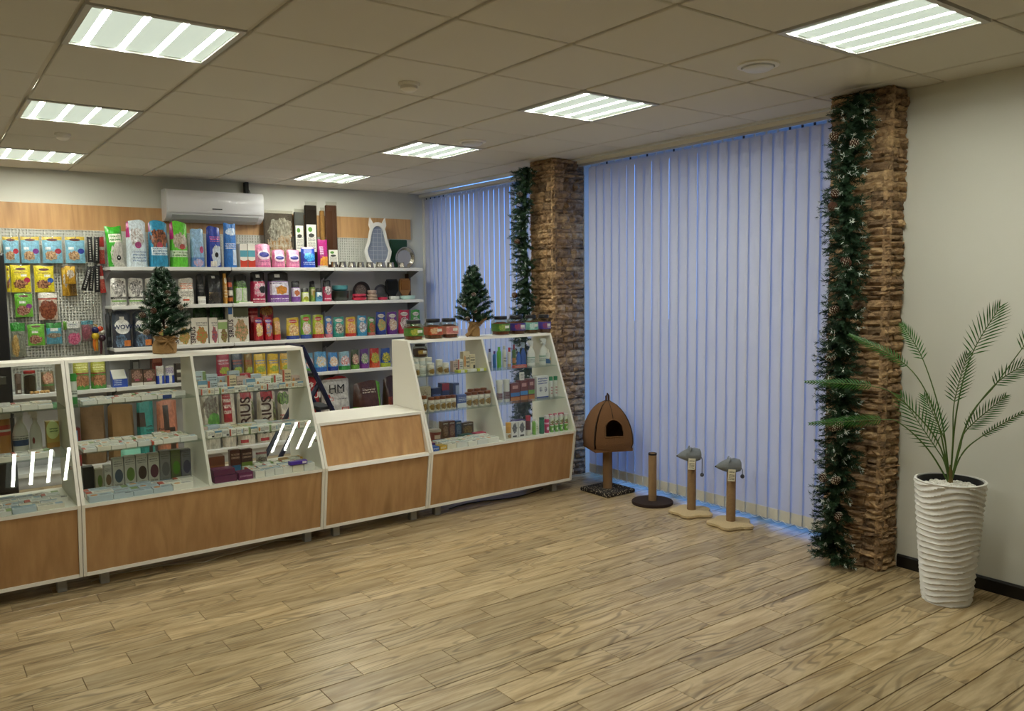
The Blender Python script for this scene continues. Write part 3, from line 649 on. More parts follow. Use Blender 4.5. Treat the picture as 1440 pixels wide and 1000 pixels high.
board(371, 412, 296, 'wide wrapped scratching board printed with pale cats beside the air conditioner', PM('5d5148', ('p', .55, .42, .42, .34, 'c08a4a', 'e6e2d8'), ('p', .35, .7, .2, .2, 'd9d6cf', '6f6459'), ('p', .7, .75, .25, .16, 'e1dcd3', '8d8277')), d=.03)
board(414, 428, 294, 'grey carpet scratching board with white paper label', mat('6c6e70', .95, bump=.6, bscale=200), (.28, .72, 0))
board(429, 446, 284, 'dark brown carpet scratching board with white paper label', mat('2e2420', .95, bump=.6, bscale=200), (.25, .66, 0))
board(450.5, 457, 292, 'narrow light wood scratching board between the two tall brown ones', mat('b5874e', .8, var=.15, bscale=30))
board(458, 474, 284, 'tall reddish brown carpet scratching board with small white card', mat('5f3d2b', .95, bump=.6, bscale=200), (.06, .28, .01), yf=4.52)
def bowl(x, y, z, r, h, m, label, cat='bowl', group=None, name='pet_bowl', rim=None):
    t = thing(name, label, cat, (x, y, z + .0005), 0, group)
    MB().lathe([(r, 0), (r * .98, .003), (r * .8, h * .9), (r * .82, h), (r * .74, h), (r * .7, h * .3), (.001, h * .25)], 20).build('bowl', m, t, smooth=True)
    MB().lathe([(r * 1.01, 0), (r * 1.03, .004), (r * 1.01, .009)], 20, caps=False).build('rubber_ring', rim or DGREY, t, smooth=True); return t
for k, (a, b) in enumerate(((467, 477), (478.5, 489.5), (491, 503), (504, 515), (516.5, 528), (530, 545), (546, 557.5))):
    x0, x1 = at(a, 370, 4.36)[0], at(b, 370, 4.36)[0]; bowl((x0 + x1) / 2, 4.40, T1, (x1 - x0) / 2 * .95, .062, STEEL, 'small steel feeding bowl in the row in front of the cat-shaped tray', group='small steel bowls on the top shelf')
# cat-shaped tray
x, _ = at(532, 360, 4.52); hz = at(532, 307, 4.52)[1] - T1; t = thing('cat_shaped_tray', 'white cat-silhouette tray with grey gridded middle leaning against the pegboard', 'tray', (x, 4.54, T1 + .001))
R = (at(551, 340, 4.52)[0] - at(513, 340, 4.52)[0]) / 2
def catout(k, ear=True):
    P = []
    for i in range(48):
        a = -PI / 2 + 2 * PI * i / 48; cy = math.sin(a); v = (cy + 1) / 2; wv = R * (1.0 if v < .38 else 1 - .32 * math.sin(min(1, (v - .38) / .3) * PI / 2)); c = math.cos(a)
        P.append([wv * k * (abs(c) ** .75) * (1 if c > 0 else -1), hz * .46 + hz * .46 * k * cy])
    if ear:
        for sgn, i in ((1, 20), (-1, 28)): P[i] = [sgn * R * .55, hz]; P[i - (1 if sgn > 0 else -1)] = [sgn * R * .62, hz * .86]
    return P
o_, i_ = catout(1), catout(.83, False); n = 48; q = MB(); V = [(p[0], yy, p[1]) for yy in (-.03, 0) for p in o_] + [(p[0], yy, p[1]) for yy in (-.03, -.004) for p in i_]
F = []
for i in range(n):
    j = (i + 1) % n; F += [(i, j, n * 2 + j, n * 2 + i), (j, i, n + i, n + j), (2 * n + i, 2 * n + j, 3 * n + j, 3 * n + i)]
q.add(V, F).build('rim', mat('eceae6', .3), t, smooth=True)
MB().add([(p[0], -.005, p[1]) for p in i_] + [(p[0], 0, p[1]) for p in i_], [tuple(range(n)), tuple(range(n, 2 * n))[::-1]]).build('tray_floor', mat('8b93a6', .25, coat=.5), t)
for k in range(1, 9): zz = hz * (.1 + .085 * k); ww = R * (.62 if zz < hz * .42 else .45); MB().box(-ww, ww, -.012, -.006, zz - .0015, zz + .0015).build('grid_bar', mat('aeb6c4', .3), t)
for k in (-1, 0, 1): MB().box(k * R * .32 - .0015, k * R * .32 + .0015, -.013, -.007, hz * .16, hz * .78).build('grid_bar', mat('aeb6c4', .3), t)
x, _ = at(562, 360, 4.56); x2 = at(574, 360, 4.56)[0]; zz = at(562, 337, 4.56)[1]
t = thing('litter_scoop_tray', 'dark green plastic tray standing upright behind the round steel dish', 'tray', (x, 4.57, T1)); w = x2 - x
MB().cbox(-w, w, 0, .03, 0, zz - T1, .012).build('body', mat('1f4a33', .35), t); MB().cbox(-w * .8, w * .8, -.006, 0, .02, zz - T1 - .02, .003).build('recess', mat('18402b', .4), t)
x, _ = at(569, 360, 4.48); r = (at(583, 360, 4.48)[0] - at(556, 360, 4.48)[0]) / 2
t = thing('steel_dish', 'round steel dish standing on edge before the dark green tray', 'bowl', (x, 4.50, T1 + r)); a = (PI / 2 + .12, 0, 0)
MB().lathe([(r * .72, .0), (r * .74, .004), (r * .95, .03), (r, .034), (r * .94, .034), (r * .7, .008), (.001, .006)], 32).build('dish', STEEL, t, rot=a, smooth=True); MB().lathe([(r, .028), (r * 1.02, .033), (r, .037)], 32, caps=False).build('rim_ring', mat('22243a', .4), t, rot=a, smooth=True)
bowl(at(569, 371, 4.34)[0], 4.385, T1, .055, .06, STEEL, 'small steel feeding bowl standing in front of the upright round dish')
# second shelf -----------------------------------------------------
blk = lambda c, *x: PM('131315', ('r', 0, 1, 0, .68, c), *x)
for a, b, lb in ((156, 180, 'white food bag with grey cat picture next to the shelf end panel'), (181, 204, 'white food bag with grey cat picture beside the frosted tree'), (205, 228, 'white food bag with grey cat picture half hidden behind the frosted tree')):
    bag(a, b, 391, YF1, T2, .12, PM('e3e1da', ('p', .5, .62, .4, .3, '3b3a3a', 'cfcac4'), ('r', 0, 1, .24, .32, '1e1f1e'), ('t', .1, .9, .25, .31, 'e3e1da', 1), ('r', .05, .95, .14, .2, '7fae58'), ('t', .1, .9, .03, .12, '6a6a66', 2)), lb, 'gusset', group='white cat food bags on the second shelf')
bag(229, 250, 391, YF1 + .04, T2, .1, PM('35373a', ('t', .1, .9, .3, .7, 'a8a8a4', 4)), 'charcoal food bag hidden behind the frosted tree on the second shelf', 'gusset')
bag(252, 275, 391, YF1, T2, .12, PM('e6e1d6', ('t', .1, .95, .55, .8, 'c8632f', 3), ('t', .1, .95, .28, .5, '77736b', 4), ('r', .2, .6, .14, .2, 'c8532f')), 'cream food bag with orange and grey lettering right of the frosted tree', 'gusset')
bag(277, 288, 386, YF1 + .05, T2, .1, PM('18181a', ('t', .1, .9, .4, .7, '66625c', 3)), 'slim black food bag behind the small white tub', 'gusset')
t = thing('tub', 'small white tub with lid in front of the slim black bag', 'tub', (at(285, 420, YF1)[0], YF1 + .025, T2 + .0005)); MB().lathe([(.03, 0), (.034, .002), (.034, .05), (.03, .055)], 16).build('body', PM('dcdad4', ('t', 0, 1, .2, .6, '6a6a68', 3), wr=0), t, smooth=True); MB().lathe([(.035, .055), (.035, .068), (.03, .07)], 16).build('lid', WHITE, t, smooth=True)
bag(290, 314, 386, YF1, T2, .13, PM('1b1c1f', ('r', .4, .6, .86, .94, 'cfcfcb'), ('t', .15, .95, .12, .4, 'b59a6b', 4), ('p', .6, .22, .4, .2, '4b4238', '1b1c1f')), 'large matt black food bag with gold script on the second shelf', 'gusset')
bag(314.8, 320.4, 384, YF1, T2, .09, PM('c98f35', ('o', .5, .75, .3, .1, 'efe0c2'), ('t', .1, .9, .2, .6, 'f0e2c4', 4)), 'narrow golden food bag between the black and striped bags', 'gusset')
bag(321, 328, 390, YF1, T2, .09, PM('3a2420', ('r', 0, 1, .62, .8, 'c2502f'), ('r', 0, 1, .3, .5, 'e2ddd2'), ('r', 0, 1, .08, .22, 'c9702f')), 'narrow striped brown and red food bag on the second shelf', 'gusset')
bag(330, 350, 386, YF1, T2, .12, PM('131513', ('r', 0, 1, 0, .62, '7dbb46'), ('r', .1, .5, .1, .52, 'd6d8d0'), ('r', .56, .95, .1, .52, 'cdd6bf'), ('p', .5, .65, .5, .12, '4f7a34', '131513'), ('t', .1, .9, .03, .1, 'eef3e2', 1)), 'green and white food bag with black top on the second shelf', 'gusset')
cartonw(at(346, 421, 4.32)[0], 4.322, T2, .13, .012, .012, PAPER, 'white price strip on the second shelf before the green bag', 'price_strip', cat='price tag')
bag(354, 376, 382, YF1, T2, .13, blk('b3284f', ('p', .55, .42, .4, .22, 'e3d3d8', 'd6658a'), ('p', .68, .42, .22, .12, '1b1a1d', '1b1a1d'), ('t', .1, .95, .04, .14, 'f0d7de', 1), ('r', .35, .6, .8, .9, 'd8d4cc')), 'large pink and white food bag with black folded top', 'gusset')
bag(378, 410, 382, YF1, T2, .13, blk('7f4f9d', ('r', .08, .92, .24, .66, 'dcd6e4'), ('p', .55, .4, .25, .14, 'd08f3a', 'c87f30'), ('t', .1, .6, .58, .64, '51306e', 1), ('t', .1, .95, .04, .14, 'e9def0', 1), ('r', .3, .55, .8, .9, 'd8d4cc')), 'large purple and white food bag with black folded top', 'gusset')
bag(411.5, 424, 395, YF1, T2, .09, blk('7f4f9d', ('r', .05, .95, .25, .66, 'dcd6e4'), ('p', .5, .42, .3, .14, 'c9764a', 'b5653a')), 'small purple and white food bag with black folded top', 'gusset')
bag(425.5, 436, 405, YF1, T2, .07, blk('b9cf58', ('r', .1, .9, .25, .62, 'e8ead2'), ('p', .5, .25, .3, .15, 'b9a338', '8a9a30')), 'small lime and black food bag on the second shelf', 'gusset')
bag(437, 445, 395, YF1 + .05, T2, .08, blk('8aa64a', ('r', .1, .9, .3, .6, 'd7cda6'), ('p', .6, .35, .3, .2, 'c98a4a', '8aa64a')), 'small olive green food bag with black top behind its neighbours', 'gusset')
bag(445.5, 455, 405, YF1, T2, .07, blk('5f9fc4', ('r', .1, .9, .35, .66, 'dfe8ec'), ('p', .5, .3, .3, .15, '1d3550', '5f9fc4')), 'small light blue food bag with black top', 'gusset')
bag(456, 468, 394, YF1, T2, .09, blk('c23a5e', ('p', .5, .5, .4, .2, 'ecdfe2', '1b1a1d'), ('t', .1, .9, .06, .16, 'f3d9e0', 1)), 'small pink and white food bag with black top beside the stacked bowls', 'gusset')
def rbowl(p0, p1, pt, y, z, m, label, h, rim=None, hol=True):
    x0, x1 = at(p0, 415, y)[0], at(p1, 415, y)[0]; r = (x1 - x0) / 2; t = thing('pet_bowl', label, 'bowl', ((x0 + x1) / 2, y + .04, z + .0005), 0, 'plastic and ceramic bowls on the second shelf'); P = [(r * .75, 0), (r * .95, h * .25), (r, h * .7), (r * .97, h), (r * .88, h), (r * .85, h * .5), (.001, h * .35)]
    MB().lathe(P, 24).build('bowl', m, t, smooth=True); MB().lathe([(r * .97, h * .95), (r * 1.01, h * .97), (r * .99, h * 1.03), (r * .9, h * 1.02)], 24, caps=False).build('rim', rim or m, t, smooth=True); return t
rbowl(469, 492, 410, 4.40, T2, mat('20261b', .3, coat=.5), 'large dark green glazed bowl under the teal bowl', .10)
rbowl(470, 491, 398, 4.40, T2 + .103, mat('4f97a0', .3, coat=.3), 'teal bowl stacked on the dark green bowl', .055)
rbowl(498, 517, 414, 4.355, T2, mat('b0243d', .25, coat=.5), 'red bowl lowest of two before the patterned round dish', .034)
rbowl(498.5, 516.5, 410, 4.355, T2 + .036, mat('b8304a', .25, coat=.5), 'red bowl uppermost of two before the patterned round dish', .034)
def disc_up(px, p0, p1, y, z, m, m2, label, name='round_dish'):
    x0, x1 = at(p0, 410, y)[0], at(p1, 410, y)[0]; r = (x1 - x0) / 2; t = thing(name, label, 'dish', ((x0 + x1) / 2, y + .03, z + r), 0, 'round dishes standing on edge')
    MB().lathe([(r * .7, 0), (r * .97, .018), (r, .022), (r * .93, .022), (r * .66, .006), (.001, .005)], 28).build('dish', m, t, rot=(PI / 2 + .1, 0, 0), smooth=True)
    MB().lathe([(r * .66, .0065), (.001, .0068)], 28).build('inner_print', m2, t, rot=(PI / 2 + .1, 0, 0)); return t
disc_up(0, 496.5, 521, 4.52, T2, mat('2a2324', .4), PM('6d5b52', ('p', .5, .5, .4, .4, 'b5a79c', '3b302b'), plane='xy'), 'dark patterned round dish standing on edge behind the red bowls')
disc_up(0, 526, 546, 4.54, T2, mat('55565c', .4), mat('6e6f75', .4), 'grey round dish standing on edge behind the beige bowls')
rbowl(519, 532.5, 416, 4.355, T2, mat('a58f7f', .35), 'beige bowl lowest in a stack of three', .03); rbowl(519.4, 532.1, 412, 4.355, T2 + .032, mat('b39c8b', .35), 'beige bowl in the middle of a stack of three', .03); rbowl(519.8, 531.8, 409, 4.355, T2 + .064, mat('ad968a', .3), 'beige bowl topmost in a stack of three', .04)
rbowl(534, 547, 416, 4.36, T2, mat('b42a48', .3), 'small shallow red bowl beside the beige stack', .03)
def brush(p0, p1, pt, y, m, label):
    x0, x1 = at(p0, 400, y)[0], at(p1, 400, y)[0]; h = at((p0 + p1) / 2, pt, y)[1] - T2; w = (x1 - x0) / 2; t = thing('grooming_brush', label, 'brush', ((x0 + x1) / 2, y, T2 + .0005), 0, 'brushes standing on the second shelf')
    P = [(w * .55, 0), (w * .6, h * .25), (w, h * .42), (w, h * .85), (w * .75, h * .98), (-w * .75, h * .98), (-w, h * .85), (-w, h * .42), (-w * .6, h * .25), (-w * .55, 0)]
    MB().prism(P[::-1], 1, 0, .022).build('handle', m, t); MB().cbox(-w * .8, w * .8, -.014, 0, h * .45, h * .9, .003).build('bristle_pad', mat('191919' if m is BLACK else 'a8713c', .9, bump=.8, bscale=300), t)
brush(543, 560, 392, 4.50, BLACK, 'black brush standing upright on the second shelf'); brush(562, 577, 391, 4.52, mat('b07c46', .5), 'wooden brush standing upright on the second shelf')
carton(571, 577.5, 385, 4.575, T2, .03, mat('4a2f1e', .6), 'slim dark brown strip board standing behind the wooden brush', hmin=.1)
rbowl(550, 564, 414, 4.36, T2, mat('c9cbc6', .3), 'small pale grey bowl before the black brush', .038); rbowl(566, 585, 413, 4.36, T2, mat('b4d4cc', .3), 'mint green shallow bowl at the shelf end', .042)
# third shelf ------------------------------------------------------
bag(149, 157, 440, YF1 + .14, T3, .08, PM('26282c', ('t', .1, .9, .3, .7, '666', 3) if False else ('r', .2, .8, .2, .3, '4a4d52')), 'narrow charcoal food bag behind the dark bag with white oval', 'gusset')
for a, b, lb in ((158, 186, 'dark food bag with white oval reading WOW, whole in view'), (187, 216, 'dark food bag with white oval reading WOW, half behind the frosted tree')):
    o = bag(a, b, 438, YF1, T3, .12, PM('3a4250', ('o', .5, .57, .4, .2, 'e8e8e4'), ('r', .38, .62, .76, .84, 'd8d5cc'), ('p', .4, .2, .3, .18, '6e8aa8', '2b3138'), ('r', .55, .92, .04, .2, 'd9803a')), lb, 'gusset', group='dark bags reading WOW on the third shelf')
    txt_on(o, 'WOW', .052, '20305c', 0, .57, bold=.02)
for a, b, p, c, lb in ((272, 294, 433, '3c5a34', 'dark green food bag behind the cream boxes'), (296, 318, 431, '2d6a2c', 'mid green food bag with dark emblem behind the cream boxes')):
    bag(a, b, p, 4.50, T3, .1, PM(c, ('p', .5, .8, .35, .15, '27301f', c), ('t', .1, .9, .55, .68, 'c9d8b0', 2)), lb, 'gusset')
o = carton(216, 243, 447, YF1, T3, .1, PM('d9d4c6', ('p', .55, .4, .35, .3, 'b86a4a', '7a9a4a'), wr=0), 'cream food box hidden behind the frosted tree')
for k, (a, b, pt, sp, c1, c2, lb) in enumerate(((244, 267, 448, 1, 'c98a5a', '6f8a3a', 'cream food box reading SIRIUS nearest the frosted tree'), (268, 292, 447, 1, '7a9a4a', 'c8543f', 'cream food box reading SIRIUS with green and red vegetable picture'), (293.5, 305.5, 447, 0, '4a5a7a', 'c8543f', 'narrow cream food box with carrot picture'), (306, 319.5, 450, 0, '7a1f3a', '8a9a4a', 'narrow cream food box with beetroot picture'), (320.5, 349, 432, 1, 'd79a7a', '5f7a4a', 'tall cream food box reading SIRIUS with blue corner'))):
    it = [('p', .62, .33, .33, .3, c1, c2), ('t', .3, .95, .68, .84, '5a5a58', 3)]
    if k == 4: it += [('r', 0, .2, .8, 1, '2f5f9a'), ('r', .24, 1, .72, 1, '4a4a2e')]
    if k == 3: it += [('r', 0, 1, .6, .9, '8fa86a')]
    o = carton(a, b, pt, YF1, T3, .1, PM('d9d4c6', *it, wr=0), lb, group='cream food boxes on the third shelf')
    if sp: txt_on(o, 'SIRIUS', .055 if k < 4 else .062, '3a1c22', -o['w'] * .38, .36 if k < 4 else .4, True, .015)
RD = lambda c: PM('b01c26', ('p', .5, .45, .32, .28, c, 'd9a03a'), ('o', .5, .82, .36, .09, '5f2a8a'), ('t', .15, .85, .79, .86, 'f2e6c8', 1), ('r', 0, 1, 0, .07, '8a1420'))
bag(350.5, 366, 433, 4.46, T3, .1, PM('a3161f', ('t', .1, .9, .8, .92, 'd88', 2) if False else ('r', .05, .95, .84, .9, 'd06a60'), ('r', .05, .95, .72, .78, 'd06a60')), 'tall plain red food bag behind the small red bags', 'gusset')
bag(367, 388, 431, 4.46, T3, .1, PM('a8202a', ('p', .5, .85, .45, .12, 'c9923a', '8a4a2a'), ('r', 0, 1, .6, .7, '7a1018')), 'tall red and orange food bag behind the small red bags', 'gusset')
bag(358, 372, 446, YF1, T3, .08, RD('e6d6b0'), 'small red food bag with pale figure next to the tall cream box', 'gusset'); bag(372.5, 385, 446, YF1, T3, .08, RD('4a7ac0'), 'small red food bag with blue figure between two others', 'gusset')
bag(385.5, 396, 447, YF1, T3, .08, PM('c8a03a', ('p', .5, .55, .4, .3, 'd9c08a', 'b8642f'), ('r', 0, 1, 0, .25, 'b8242a')), 'small golden food bag with red base on the third shelf', 'gusset')
PO = [(404, 423, 447, 'd9b93a', '24408f', 'b86a3a', 'e9d9a0', 'yellow treat pouch with navy base'), (424, 440, 443, '7fb83f', '2f4fa0', 'd8dce0', 'c98f5a', 'light green treat pouch with blue base'), (441, 457.5, 443, 'b5bf3a', 'b8342c', 'd9c9a0', 'c98a3a', 'yellow-green treat pouch with red base'), (458.5, 469, 445, '3f6fb0', 'd07a86', 'd9d6d0', 'b8342c', 'narrow blue treat pouch with pink base'), (470, 486.5, 446, '3fa090', '2f8a7d', '3a2a20', 'd8d0c0', 'teal treat pouch with dark round picture'), (487.5, 503, 446, 'd9b43a', 'bf2f26', 'e0c890', 'c8542f', 'golden treat pouch with red base and sash'), (504, 518, 444, '3a8fb8', '2a7fa8', '5a2a24', 'e0e6ea', 'sky blue treat pouch with white script'), (519, 529.5, 446, '4a8a4a', 'b0605a', '2f6a2a', 'c8402f', 'narrow green treat pouch with red top'), (530.5, 545, 439, '24419a', '1c347f', '7fa870', 'c98a3a', 'navy blue treat pouch with framed dog picture'), (546, 561, 439, '6a2f8a', '5a2478', 'd9cfc0', 'b58a6a', 'purple treat pouch with framed cat picture'), (562, 578.5, 436, 'b8244a', '9a1a3a', 'e9e0d8', '6a1a2a', 'crimson treat pouch with white arch emblem'), (579.5, 593.5, 436, '3f9a3f', '2f7f33', 'e3ead8', '2a6a2a', 'leaf green treat pouch with white arch emblem')]
for k, (a, b, p, c, cb, q1, q2, lb) in enumerate(PO):
    bag(a, b, p, YF1 + (.0 if k < 8 else .03), T3, .08, PM(c, ('p', .5, .42, .36, .26, q1, q2), ('r', 0, 1, 0, .17, cb), ('o', .5, .82, .32, .08, 'c03030' if k in (0, 1, 2, 5) else 'e6e0d4'), ('t', .2, .8, .79, .85, 'f5ecd8' if k in (0, 1, 2, 5) else '44403a', 1)), lb + ' on the third shelf', 'pouch', group='treat pouches on the third shelf')
# fourth shelf -----------------------------------------------------
P4 = [(430, 442.5, 497, '6aa0b8', '4a8f3a', 'pale blue pouch with green base partly behind the ladder'), (443.5, 462, 495, '5aa0d0', '2f62b0', 'sky blue pouch with blue base beside the ladder'), (463, 477.5, 496, '4a8fd0', '1f3f9a', 'bright blue pouch with navy base'), (478.5, 494.5, 495, '8fb8c8', '2f8a3a', 'pale blue pouch with bright green base and red sash'), (495.5, 507, 492, '3a4a2a', '6aa03a', 'dark pouch with green base and purple top'), (508, 520.5, 491, '5a2f7a', '7a2f8a', 'purple pouch with green picture'), (521.5, 536, 490, 'b8301f', 'c9502a', 'orange red pouch with yellow picture'), (537, 551.5, 490, '2a4f9a', 'a8b83a', 'blue and yellow pouch with leaf print')]
for k, (a, b, p, c, cb, lb) in enumerate(P4):
    bag(a, b, p, YF1, T4, .08, PM(c, ('p', .5, .5, .4, .26, ['d8e2e6', 'e6c07a', 'e6ecec', 'c84a3a', '9a3a5a', '4a9a3a', 'e0b03a', '2f6a3a'][k], ['c84a3a', '9fc8e8', 'd9a060', 'e0e6e6', 'd0c8a0', 'd9b8c0', '6a9a3a', 'd9c03a'][k]), ('r', 0, 1, 0, .22, cb)), lb + ' on the fourth shelf', 'pouch', group='treat pouches on the fourth shelf')
for k, (a, b, p, c, q, lb) in enumerate(((305, 325, 496, 'a83a52', 'd8c0c8', 'crimson pouch behind the counter glass'), (326, 343, 497, '3a4658', 'b8523a', 'slate pouch with red picture behind the counter glass'), (344, 357, 498, '8a6a1f', 'b03a2a', 'brown and yellow pouch with red lettering'), (358, 376, 498, 'e0b92a', '3a6fc0', 'yellow pouch with blue word, first of three'), (377, 394, 498, 'e0b92a', '3a6fc0', 'yellow pouch with blue word, second of three'), (395, 412, 497, 'e0b03a', '4a90b0', 'yellow pouch with blue word, third of three'))):
    bag(a, b, p, YF1, T4, .08, PM(c, ('t', .1, .9, .5, .72, q, 2), ('p', .55, .32, .35, .14, '7fae4a', 'b8a03a'), ('r', 0, 1, .02, .08, 'f0e2b0')), lb + ' on the fourth shelf', 'pouch', group='pouches seen through the counter glass')
for a, b, lb in ((103, 127, 'large green and yellow treat bag nearest the green bottle'), (128, 151, 'large green and yellow treat bag beside the blue carton')):
    bag(a, b, 507, YF1, T4, .12, PM('4f9a3a', ('r', 0, 1, .55, .98, 'a8a83a'), ('t', .1, .9, .66, .84, 'e8e2a0', 2), ('r', 0, 1, .52, .57, '8a3a22'), ('p', .5, .3, .5, .2, '8a5a3a', 'c98f6a')), lb, 'gusset', group='green treat bags on the fourth shelf')
t = thing('open_carton', 'blue open display carton with slanted white top on the fourth shelf', 'box', (at(169, 535, YF1)[0], YF1, T4 + .0005)); MB().prism([(0, 0), (.1, 0), (.1, .14), (.03, .085), (0, .07)], 0, -.06, .06).build('body', PM('2a4fb0', ('t', .1, .6, .1, .6, 'c9d6f0', 4), wr=0), t); MB().prism([(.0, .071), (.03, .086), (.1, .141), (.1, .146), (.03, .091), (0, .076)], 0, -.055, .055).build('white_lining', mat('d8d6cc', .6), t)
for a, b, lb in ((184, 200.5, 'brown box of pouches with pink picture, left half of a pair'), (201, 218, 'brown box of pouches with pink picture, beside the purple-printed pouch')):
    carton(a, b, 520, YF1, T4, .1, PM('5f4638', ('p', .5, .65, .42, .28, 'c9a090', '4a2f28'), ('r', 0, 1, 0, .2, 'd9d3c8'), ('r', .3, .7, .3, .42, 'b0506a'), wr=0), lb, group='brown pouch boxes on the fourth shelf')
for a, b, c, lb in ((219.5, 232, 'c9b8a0', 'white and brown pouch in a blue tray'), (233, 246.5, '6a3a9a', 'white and purple pouch in a blue tray')):
    o = bag(a, b, 515, YF1 + .01, T4, .05, PM('dcdad6', ('p', .5, .75, .45, .2, c, 'dcdad6'), ('r', 0, 1, 0, .45, '1f45b0'), ('r', .35, .65, 0, .5, 'd8d4cc')), lb, 'pouch')
carton(248, 260, 512, YF1, T4, .1, PM('3a3430', ('r', 0, 1, .55, .7, 'd0ccc0'), ('r', 0, 1, .15, .3, 'b0a898'), wr=0), 'dark striped box on the fourth shelf beside the purple-printed pouch')
carton(185, 196, 506, 4.52, T4, .08, PM('4a4a48', ('r', .15, .85, .5, .9, 'a0a09a'), wr=0), 'grey box standing behind the brown pouch boxes', hmin=.2); carton(213, 228, 503, 4.52, T4, .08, PM('8a2a22', ('r', .1, .9, .8, .95, 'c06a50'), wr=0), 'rust red box standing behind the pouches in the blue tray', hmin=.2)
JAR = glass('e6e8dc', name='clear_plastic')
x = at(43, 540, YF1)[0]; t = thing('treat_jar', 'tall clear jar of dark chews with red lid on the fourth shelf', 'jar', (x, YF1 + .05, T4 + .0005)); MB().lathe([(.045, 0), (.048, .005), (.048, .15), (.04, .165)], 20).build('jar', JAR, t, smooth=True); MB().lathe([(.043, .002), (.043, .14), (.02, .15)], 14, fn=lambda a, z: 1 - .08 * abs(math.sin(5 * a + 60 * z))).build('chews', mat('3a2a1a', .8, var=.4, bscale=50), t); MB().lathe([(.044, .166), (.044, .185), (.04, .188)], 20).build('lid', mat('9a2420', .4), t, smooth=True)
bag(21, 31, 526, YF1 + .04, T4, .08, PM('5a4534', ('r', .3, .8, .06, .2, 'd8d3c8')), 'brown chew bag next to the black cabinet on the fourth shelf', 'gusset'); bag(58, 78, 523, YF1 + .04, T4, .1, PM('6a5a3a', ('p', .5, .65, .4, .25, 'c9a07a', '8a3a2a'), ('r', 0, 1, .3, .38, '4a7a3a')), 'brown chew bag with meat picture beside the tall clear jar', 'pouch')
for px, lb in ((49, 'small heap of pale chews before the tall clear jar'), (64, 'small heap of pale chews before the brown chew bag')):
    x = at(px, 547, 4.32)[0]; q = MB(); rr = random.Random(px)
    for k in range(7): q.ball((rr.uniform(-.03, .03), rr.uniform(-.012, .012), .012), .012, 6, 5)
    tag(q.build('chew_sticks', mat('c99f62', .7), None, (x, 4.318, T4), smooth=True), lb, 'chews')
# base shelf -------------------------------------------------------
def paper_bag(p0, p1, pt, y, z, m, label, hm, d=.16, crump=1, name='paper_bag'):
    SEED[0] += 1; x0, x1 = at(p0, pt + 30, y)[0], at(p1, pt + 30, y)[0]; h = at((p0 + p1) / 2, pt, y)[1] - z; t = thing(name, label, 'bag', ((x0 + x1) / 2, y + d / 2, z + .0006))
    bag_mesh(x1 - x0, h, d, 'pouch' if m is KP else 'gusset', SEED[0]).build('body', m, t, smooth=True)
    if hm:
        w = (x1 - x0) * .2; MB().tube([(-w, -.01, h * .97), (-w * .9, -.012, h + .05), (-w * .4, -.014, h + .085), (w * .4, -.014, h + .085), (w * .9, -.012, h + .05), (w, -.01, h * .97)], .008, 6).build('handle', hm, t, smooth=True)
    return t
KP = mat('7a5f40', .8, bump=.8, bscale=18, var=.12); KP2 = mat('8f6e44', .8, bump=.5, bscale=12, var=.1)
paper_bag(115, 152, 573, YF1, BASEZ, KP, 'crumpled brown paper sack with gathered top on the base shelf', None, .2); paper_bag(153, 192, 569, YF1 + .02, BASEZ, KP2, 'smooth brown paper sack beside the crumpled one on the base shelf', None, .16)
paper_bag(170, 201, 609, 4.17, BASEZ, mat('7fc4ae', .6), 'mint gift bag with cream handles in front of the brown paper sacks', mat('d9d4bc', .6), .12, name='gift_bag')
tg = bpy.data.objects['gift_bag']; tg.location.y = 4.215
tg.location.z = .0006
bag(193, 219, 566, YF1, BASEZ, .14, PM('2f8f8a', ('r', 0, .45, .55, .8, '3a2a22'), ('t', .45, .9, .4, .6, '1d4a48', 3), ('r', .55, .75, 0, .3, '2a2422')), 'teal and dark drawstring food bag on the base shelf', 'pouch')
bag(221, 252, 564, YF1, BASEZ, .14, PM('c07a60', ('r', .3, .55, .45, .9, '33241f'), ('r', .55, .8, .1, .5, '33241f'), ('t', .08, .4, .3, .5, '4a2a22', 3)), 'coral and dark drawstring food bag on the base shelf', 'pouch')
for a, b, p, z, lb in ((99, 113, 603, BASEZ, 'dark red carton standing beside the crumpled paper sack'),): carton(a, b, p, YF1, z, .1, PM('6a1a1f', ('r', .4, .7, .6, .95, '7fb0d8'), ('r', 0, 1, .1, .3, '8a2a2a'), wr=0), lb)
SB = PM('cfc8bc', ('p', .3, .3, .2, .2, 'd9d3c6', 'b0a898'), ('t', .55, .95, .1, .5, '8a8478', 6))
o = bag(283, 312, 552, YF1, BASEZ, .14, PM('b9b5a6', ('p', .5, .72, .35, .2, '5a4a44', '8a8a7a'), ('p', .6, .5, .3, .12, '4a8a3a', '6aa050')), 'pale food sack with dog picture and green leaf on the base shelf', 'gusset')
